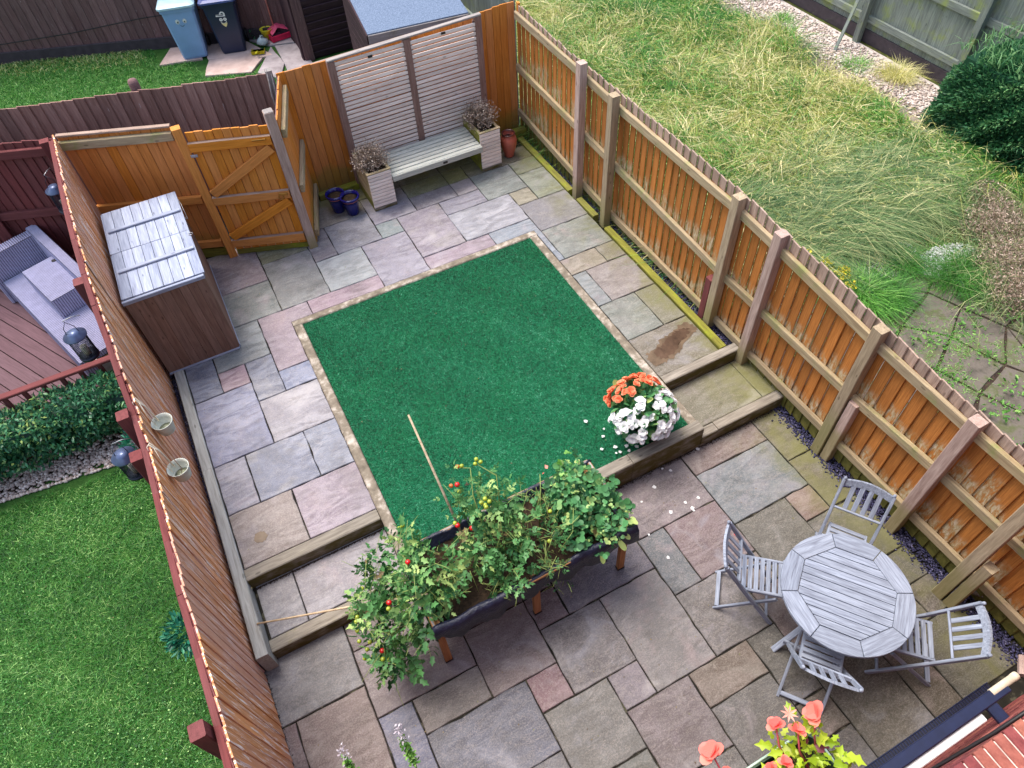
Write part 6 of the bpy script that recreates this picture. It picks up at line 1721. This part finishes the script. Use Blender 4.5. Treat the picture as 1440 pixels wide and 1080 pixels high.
# ================================================================== REAR GARDEN
N = 60000
x = rng.uniform(-4.6, .95, N); y = rng.uniform(7.4, 12.6, N)
lim = 12.85 - .40 * (x + 3.05) - .12
k = (y < lim) & ~((x > -.72) & (y > np.where(x < -.2, 10.98, 10.33) - .38 * (x + .14))) & (y > 7.35 - .31 * (x + 2.4) + .3)
x, y = x[k], y[k]; N = len(x)
dry = np.clip((y - (lim[k] - .7)) * .8, 0, .45) * (x < -.9)
blades('rear_grass', np.stack([x, y, np.full(N, .29)], 1), rng.uniform(.03, .07, N), rng.uniform(.005, .010, N), rng.uniform(.3, 1.3, N), 'lawn_blade', np.clip(.58 + .5 * dry + rng.normal(0, .2, N), 0, 1), kind='stuff')
kd = rng.random(N) < dry
if kd.sum() > 10:
    m = int(kd.sum()); blades('dry_rear_grass', np.stack([x[kd], y[kd], np.full(m, .29)], 1), rng.uniform(.04, .09, m), rng.uniform(.006, .010, m), rng.uniform(.5, 1.3, m), 'meadow_blade', rng.uniform(.4, 1, m), kind='stuff')
rpav = thing('rear_paving', 'pinkish and grey flagstones under and in front of the wheelie bins', 'paving', (0, 10.8, .29))
for pts, mt in (([(-.74, 11.10), (-.46, 11.62), (-.07, 11.46), (-.02, 11.42), (-.06, 10.93), (-.32, 11.0)], 'garden_slab'), ([(.02, 11.42), (.72, 11.15), (.98, 10.42), (.62, 10.46), (.0, 10.86)], 'garden_slab'),
                ([(-.16, 10.35), (.01, 10.83), (.80, 10.42), (.52, 10.06)], 'garden_slab'), ([(.83, 10.40), (1.02, 10.74), (1.06, 10.05), (.86, 9.6), (.60, 10.0)], 'garden_slab_grey'),
                ([(1.08, 10.72), (1.45, 10.60), (1.45, 9.2), (1.0, 9.3)], 'garden_slab_grey'), ([(.75, 11.16), (1.4, 10.9), (1.4, 10.65), (1.0, 10.78)], 'garden_slab_grey'), ([(.9, 9.55), (1.4, 9.15), (1.4, 8.4), (.8, 8.6)], 'garden_slab_grey')):
    slab(rpav, pts, .325, (200, 180, 175), name='flagstone', mat=mt, gap=.006, rough=.006)

def wheelie(lab, x, y, rz, body, lidm, face):
    t = thing('wheelie_bin', lab, 'wheelie bin', (x, y, .33), 'wheelie bins on the rear paving')
    B = T(x, y, .33) @ Matrix.Rotation(rz, 4, 'Z')
    h = .80
    def ring(w0, w1, d0, d1, z, r=.03):
        return [(-w0 + r, d0, z), (w0 - r, d0, z), (w0, d0 + r, z), (w1, d1 - r, z), (w1 - r, d1, z), (-w1 + r, d1, z), (-w1, d1 - r, z), (-w0, d0 + r, z)]
    rings = [ring(.185, .175, .03, .42, 0), ring(.19, .18, .02, .44, .03), ring(.245, .24, -.02, .52, h - .06), ring(.262, .255, -.035, .54, h - .055), ring(.265, .258, -.035, .54, h)]
    V = [p for r_ in rings for p in r_]; F = [tuple(range(7, -1, -1))]
    for i in range(4):
        for k in range(8): F.append((i * 8 + k, i * 8 + (k + 1) % 8, (i + 1) * 8 + (k + 1) % 8, (i + 1) * 8 + k))
    F.append(tuple(32 + k for k in range(8)))
    add('body', mesh('body', V, F, body), t, B)
    lr = [ring(.285, .27, -.065, .55, h + .002, .04), ring(.285, .27, -.065, .55, h + .03, .04), ring(.25, .24, -.02, .51, h + .055, .05), ring(.20, .20, .05, .45, h + .062, .05)]
    V = [p for r_ in lr for p in r_]; F = [tuple(range(7, -1, -1))]
    for i in range(3):
        for k in range(8): F.append((i * 8 + k, i * 8 + (k + 1) % 8, (i + 1) * 8 + (k + 1) % 8, (i + 1) * 8 + k))
    F.append(tuple(24 + k for k in range(8)))
    add('lid', mesh('lid', V, F, lidm), t, B)
    for s in (-1, 1):
        add('wheel', lathe_mesh([(.02, -.02), (.09, -.02), (.1, -.01), (.1, .01), (.09, .02), (.02, .02)], 'black_rubber', 20), t, B @ T(s * .21, .47, .10 - .03) @ Matrix.Rotation(R(90), 4, 'Y'))
    # stickers sit on the sloping front face: map (u across, v up) on to it
    def fpt(u, v, off=.003):
        tt = (v - .03) / (h - .09); return (u, .02 - .04 * tt - off, v)
    def dec(name, pts, mat, off=.003):
        vs = [fpt(u, v, off) for u, v in pts]
        add(name, mesh(name, vs, [tuple(range(len(vs)))], mat), t, B)
    def disc(name, u, v, ru, rv, mat, off=.003, n=12):
        dec(name, [(u + ru * math.cos(a), v + rv * math.sin(a)) for a in np.linspace(0, 2 * math.pi, n, endpoint=False)], mat, off)
    def arc(name, u, v, r, a0, a1, w, mat, off=.003):
        aa = np.linspace(R(a0), R(a1), 9)
        dec(name, [(u + r * math.cos(a), v + r * math.sin(a)) for a in aa] + [(u + (r - w) * math.cos(a), v + (r - w) * math.sin(a)) for a in aa[::-1]], mat, off)
    if face == 'smile':
        for s in (-1, 1):
            disc('eye', s * .055, .60, .030, .036, 'sticker_white'); disc('eye_ring', s * .055, .60, .022, .028, 'sticker_dark', .004); disc('eye_white', s * .055, .602, .019, .025, 'sticker_white', .005); disc('pupil', s * .052, .594, .010, .013, 'sticker_dark', .006)
        arc('smile', 0, .555, .034, 200, 340, .007, 'sticker_dark')
    else:
        arc('emblem', .012, .625, .042, -60, 190, .020, 'sticker_white'); dec('emblem_wave', [(-.09, .612), (.05, .600), (.05, .588), (-.09, .598)], 'sticker_white')
        for i in range(9): dec('emblem_text', [(-.085 + i * .013, .617), (-.077 + i * .013, .617), (-.077 + i * .013, .628), (-.085 + i * .013, .628)], 'sticker_white')
        for s in (-1, 1):
            disc('eye', s * .030, .545, .026, .026, 'sticker_white'); disc('pupil', s * .030, .545, .007, .009, 'sticker_dark', .004)
        arc('smile', 0, .53, .052, 205, 335, .010, 'sticker_white'); dec('mouth', [(-.045, .488), (.05, .490), (.030, .448), (.008, .425), (-.02, .452)], 'sticker_cream')
wheelie('pale blue wheelie bin with a smiling face sticker', -.16, 10.97, R(-13), 'bin_blue', 'bin_lid_blue', 'smile')
wheelie('navy blue wheelie bin with white emblem and face sticker', .44, 10.80, R(-14), 'bin_navy', 'bin_lid_navy', 'emblem')

# clutter beside the bins
def scoop(lab, x, y, z, mat, rz, s=1.0):
    t = thing('dustpan', lab, 'dustpan', (x, y, z))
    B = T(x, y, z) @ Matrix.Rotation(rz, 4, 'Z')
    V = [(-.11 * s, -.12 * s, 0), (.11 * s, -.12 * s, 0), (.12 * s, .10 * s, 0), (-.12 * s, .10 * s, 0), (-.12 * s, -.05 * s, .05 * s), (.12 * s, -.05 * s, .05 * s), (.12 * s, .12 * s, .07 * s), (-.12 * s, .12 * s, .07 * s)]
    add('pan', mesh('pan', V, [(0, 1, 2, 3), (3, 2, 1, 0), (0, 3, 7, 4), (4, 7, 3, 0), (1, 5, 6, 2), (2, 6, 5, 1), (3, 2, 6, 7), (7, 6, 2, 3)], mat), t, B)
    bar('handle', (0, .10 * s, .06 * s), (0, .26 * s, .10 * s), .03 * s, .02 * s, mat, t, base=B)
scoop('yellow dustpan lying on the flagstones beside the navy bin', .79, 10.62, .335, 'yellow_plastic', R(160), .85)
tr_ = thing('plastic_tray', 'pink and red plastic tray holding cleaning things by the shed', 'tray', (1.24, 10.98, .33))
TBm = T(1.24, 10.95, .33) @ Matrix.Rotation(R(8), 4, 'Z')
box('tray_floor', (0, 0, .01), (.34, .26, .015), 'pink_plastic', tr_, base=TBm)
for yy in (-.13, .13):
    box('tray_side', (0, yy, .05), (.36, .015, .09), 'red_plastic', tr_, base=TBm)
for xx in (-.175, .175):
    box('tray_side', (xx, 0, .05), (.015, .245, .088), 'red_plastic', tr_, base=TBm)
add('liner_bag', mesh('liner_bag', [(-.15, -.1, .1), (0, -.02, .16), (.15, -.09, .11), (.13, .12, .17), (-.02, .06, .2), (-.14, .11, .13)], [(0, 1, 4, 5), (1, 2, 3, 4), (5, 4, 1, 0), (4, 3, 2, 1)], 'pink_plastic'), tr_, TBm)
sp = thing('cleaning_sponge', 'yellow bucket standing left of the pink tray', 'bucket', (1.06, 11.0, .33))
add('bucket_body', lathe_mesh([(.07, 0), (.10, .15), (.105, .155), (.095, .155), (.085, .1)], 'yellow_plastic', 16), sp, T(1.06, 11.02, .33))
def bag(lab, x, y, z, r, mat):
    prof = [(r * .7, 0), (r, r * .3), (r * .85, r * .8), (r * .4, r * 1.2), (r * .18, r * 1.35), (r * .3, r * 1.55)]
    me = lathe_mesh(prof, mat, 12)
    for v_ in me.vertices: v_.co += Vector((random.gauss(0, r * .12), random.gauss(0, r * .12), random.gauss(0, r * .06)))
    o = add('plastic_bag', me, None, T(x, y, z)); tag(o, lab, 'bag')
bag('crumpled pale plastic bag on the flagstones behind the yellow dustpan', .93, 10.86, .33, .09, 'pale_bag')
bag('white plastic bag standing to the left of the broom', 1.02, 11.2, .33, .07, 'sticker_white')
bag('white plastic bottle shaped bag between the tray and the shed', 1.46, 11.02, .33, .05, 'sticker_white')
br = thing('broom', 'broom with pinkish handle leaning against the brown fence', 'broom', (1.17, 11.1, .33))
tube('handle', [(1.19, 10.98, .40), (1.21, 11.12, 1.9)], .013, 'broom_handle', br)
box('broom_head', (1.19, 10.97, .38), (.16, .05, .05), 'wicker_gap', br)
clumps_leaves('potted_greenery', [(.88, 11.15, .42, .10), (.98, 11.2, .40, .08)], 40, .05, 'hedge_leaf', None, SIMPLE, label='small leafy plant between the navy bin and the white bags', cat='plant')
# sheds
sa_ = thing('brown_shed', 'dark brown lapped board shed with a heavy corner post', 'shed', (1.8, 10.3, .3))
z = .36
while z < 2.4:
    bar('lap_board', (1.52, 9.96, z), (2.5, 9.96, z), .03, .105, 'dark_lap', sa_, up=(0, -.25, 1)); z += .112
bar('corner_post', (1.45, 9.94, .3), (1.45, 9.94, 2.4), .15, .04, 'dark_stain', sa_, up=(0, 1, 0))
bar('corner_post', (1.36, 10.0, .3), (1.36, 10.0, 2.4), .03, .10, 'dark_lap', sa_, up=(0, 1, 0))
box('wall', (2.2, 11.0, 1.3), (1.6, 2.0, 2.0), 'dark_lap', sa_)
sb = thing('felt_roof_shed', 'small dark shed with blue grey mineral felt roof behind the slatted screen', 'shed', (2.3, 7.9, .3))
rf_ = [(1.66, 6.99, 1.84), (2.94, 6.85, 1.84), (3.12, 8.6, 2.05), (1.84, 8.75, 2.05)]
V = rf_ + [(a, b, c_ - .03) for a, b, c_ in rf_]
add('felt_roof', mesh('felt_roof', V, [(0, 1, 2, 3), (7, 6, 5, 4), (0, 4, 5, 1), (1, 5, 6, 2), (2, 6, 7, 3), (3, 7, 4, 0)], 'roof_felt'), sb)
bar('fascia', (1.66, 6.985, 1.76), (2.94, 6.845, 1.76), .022, .13, 'shed_fascia', sb)
bar('fascia', (1.655, 7.0, 1.77), (1.83, 8.75, 1.98), .022, .11, 'dark_lap', sb)
for i in range(10):
    z = .36 + i * .14
    bar('wall_board', (1.74, 7.06, z), (2.92, 6.93, z), .025, .13, 'dark_lap', sb)
    bar('wall_board', (1.73, 7.07, z), (1.88, 8.7, z), .025, .13, 'dark_lap', sb)
bar('corner_post', (1.725, 7.05, .3), (1.725, 7.05, 1.75), .05, .05, 'dark_stain', sb, up=(0, 1, 0))
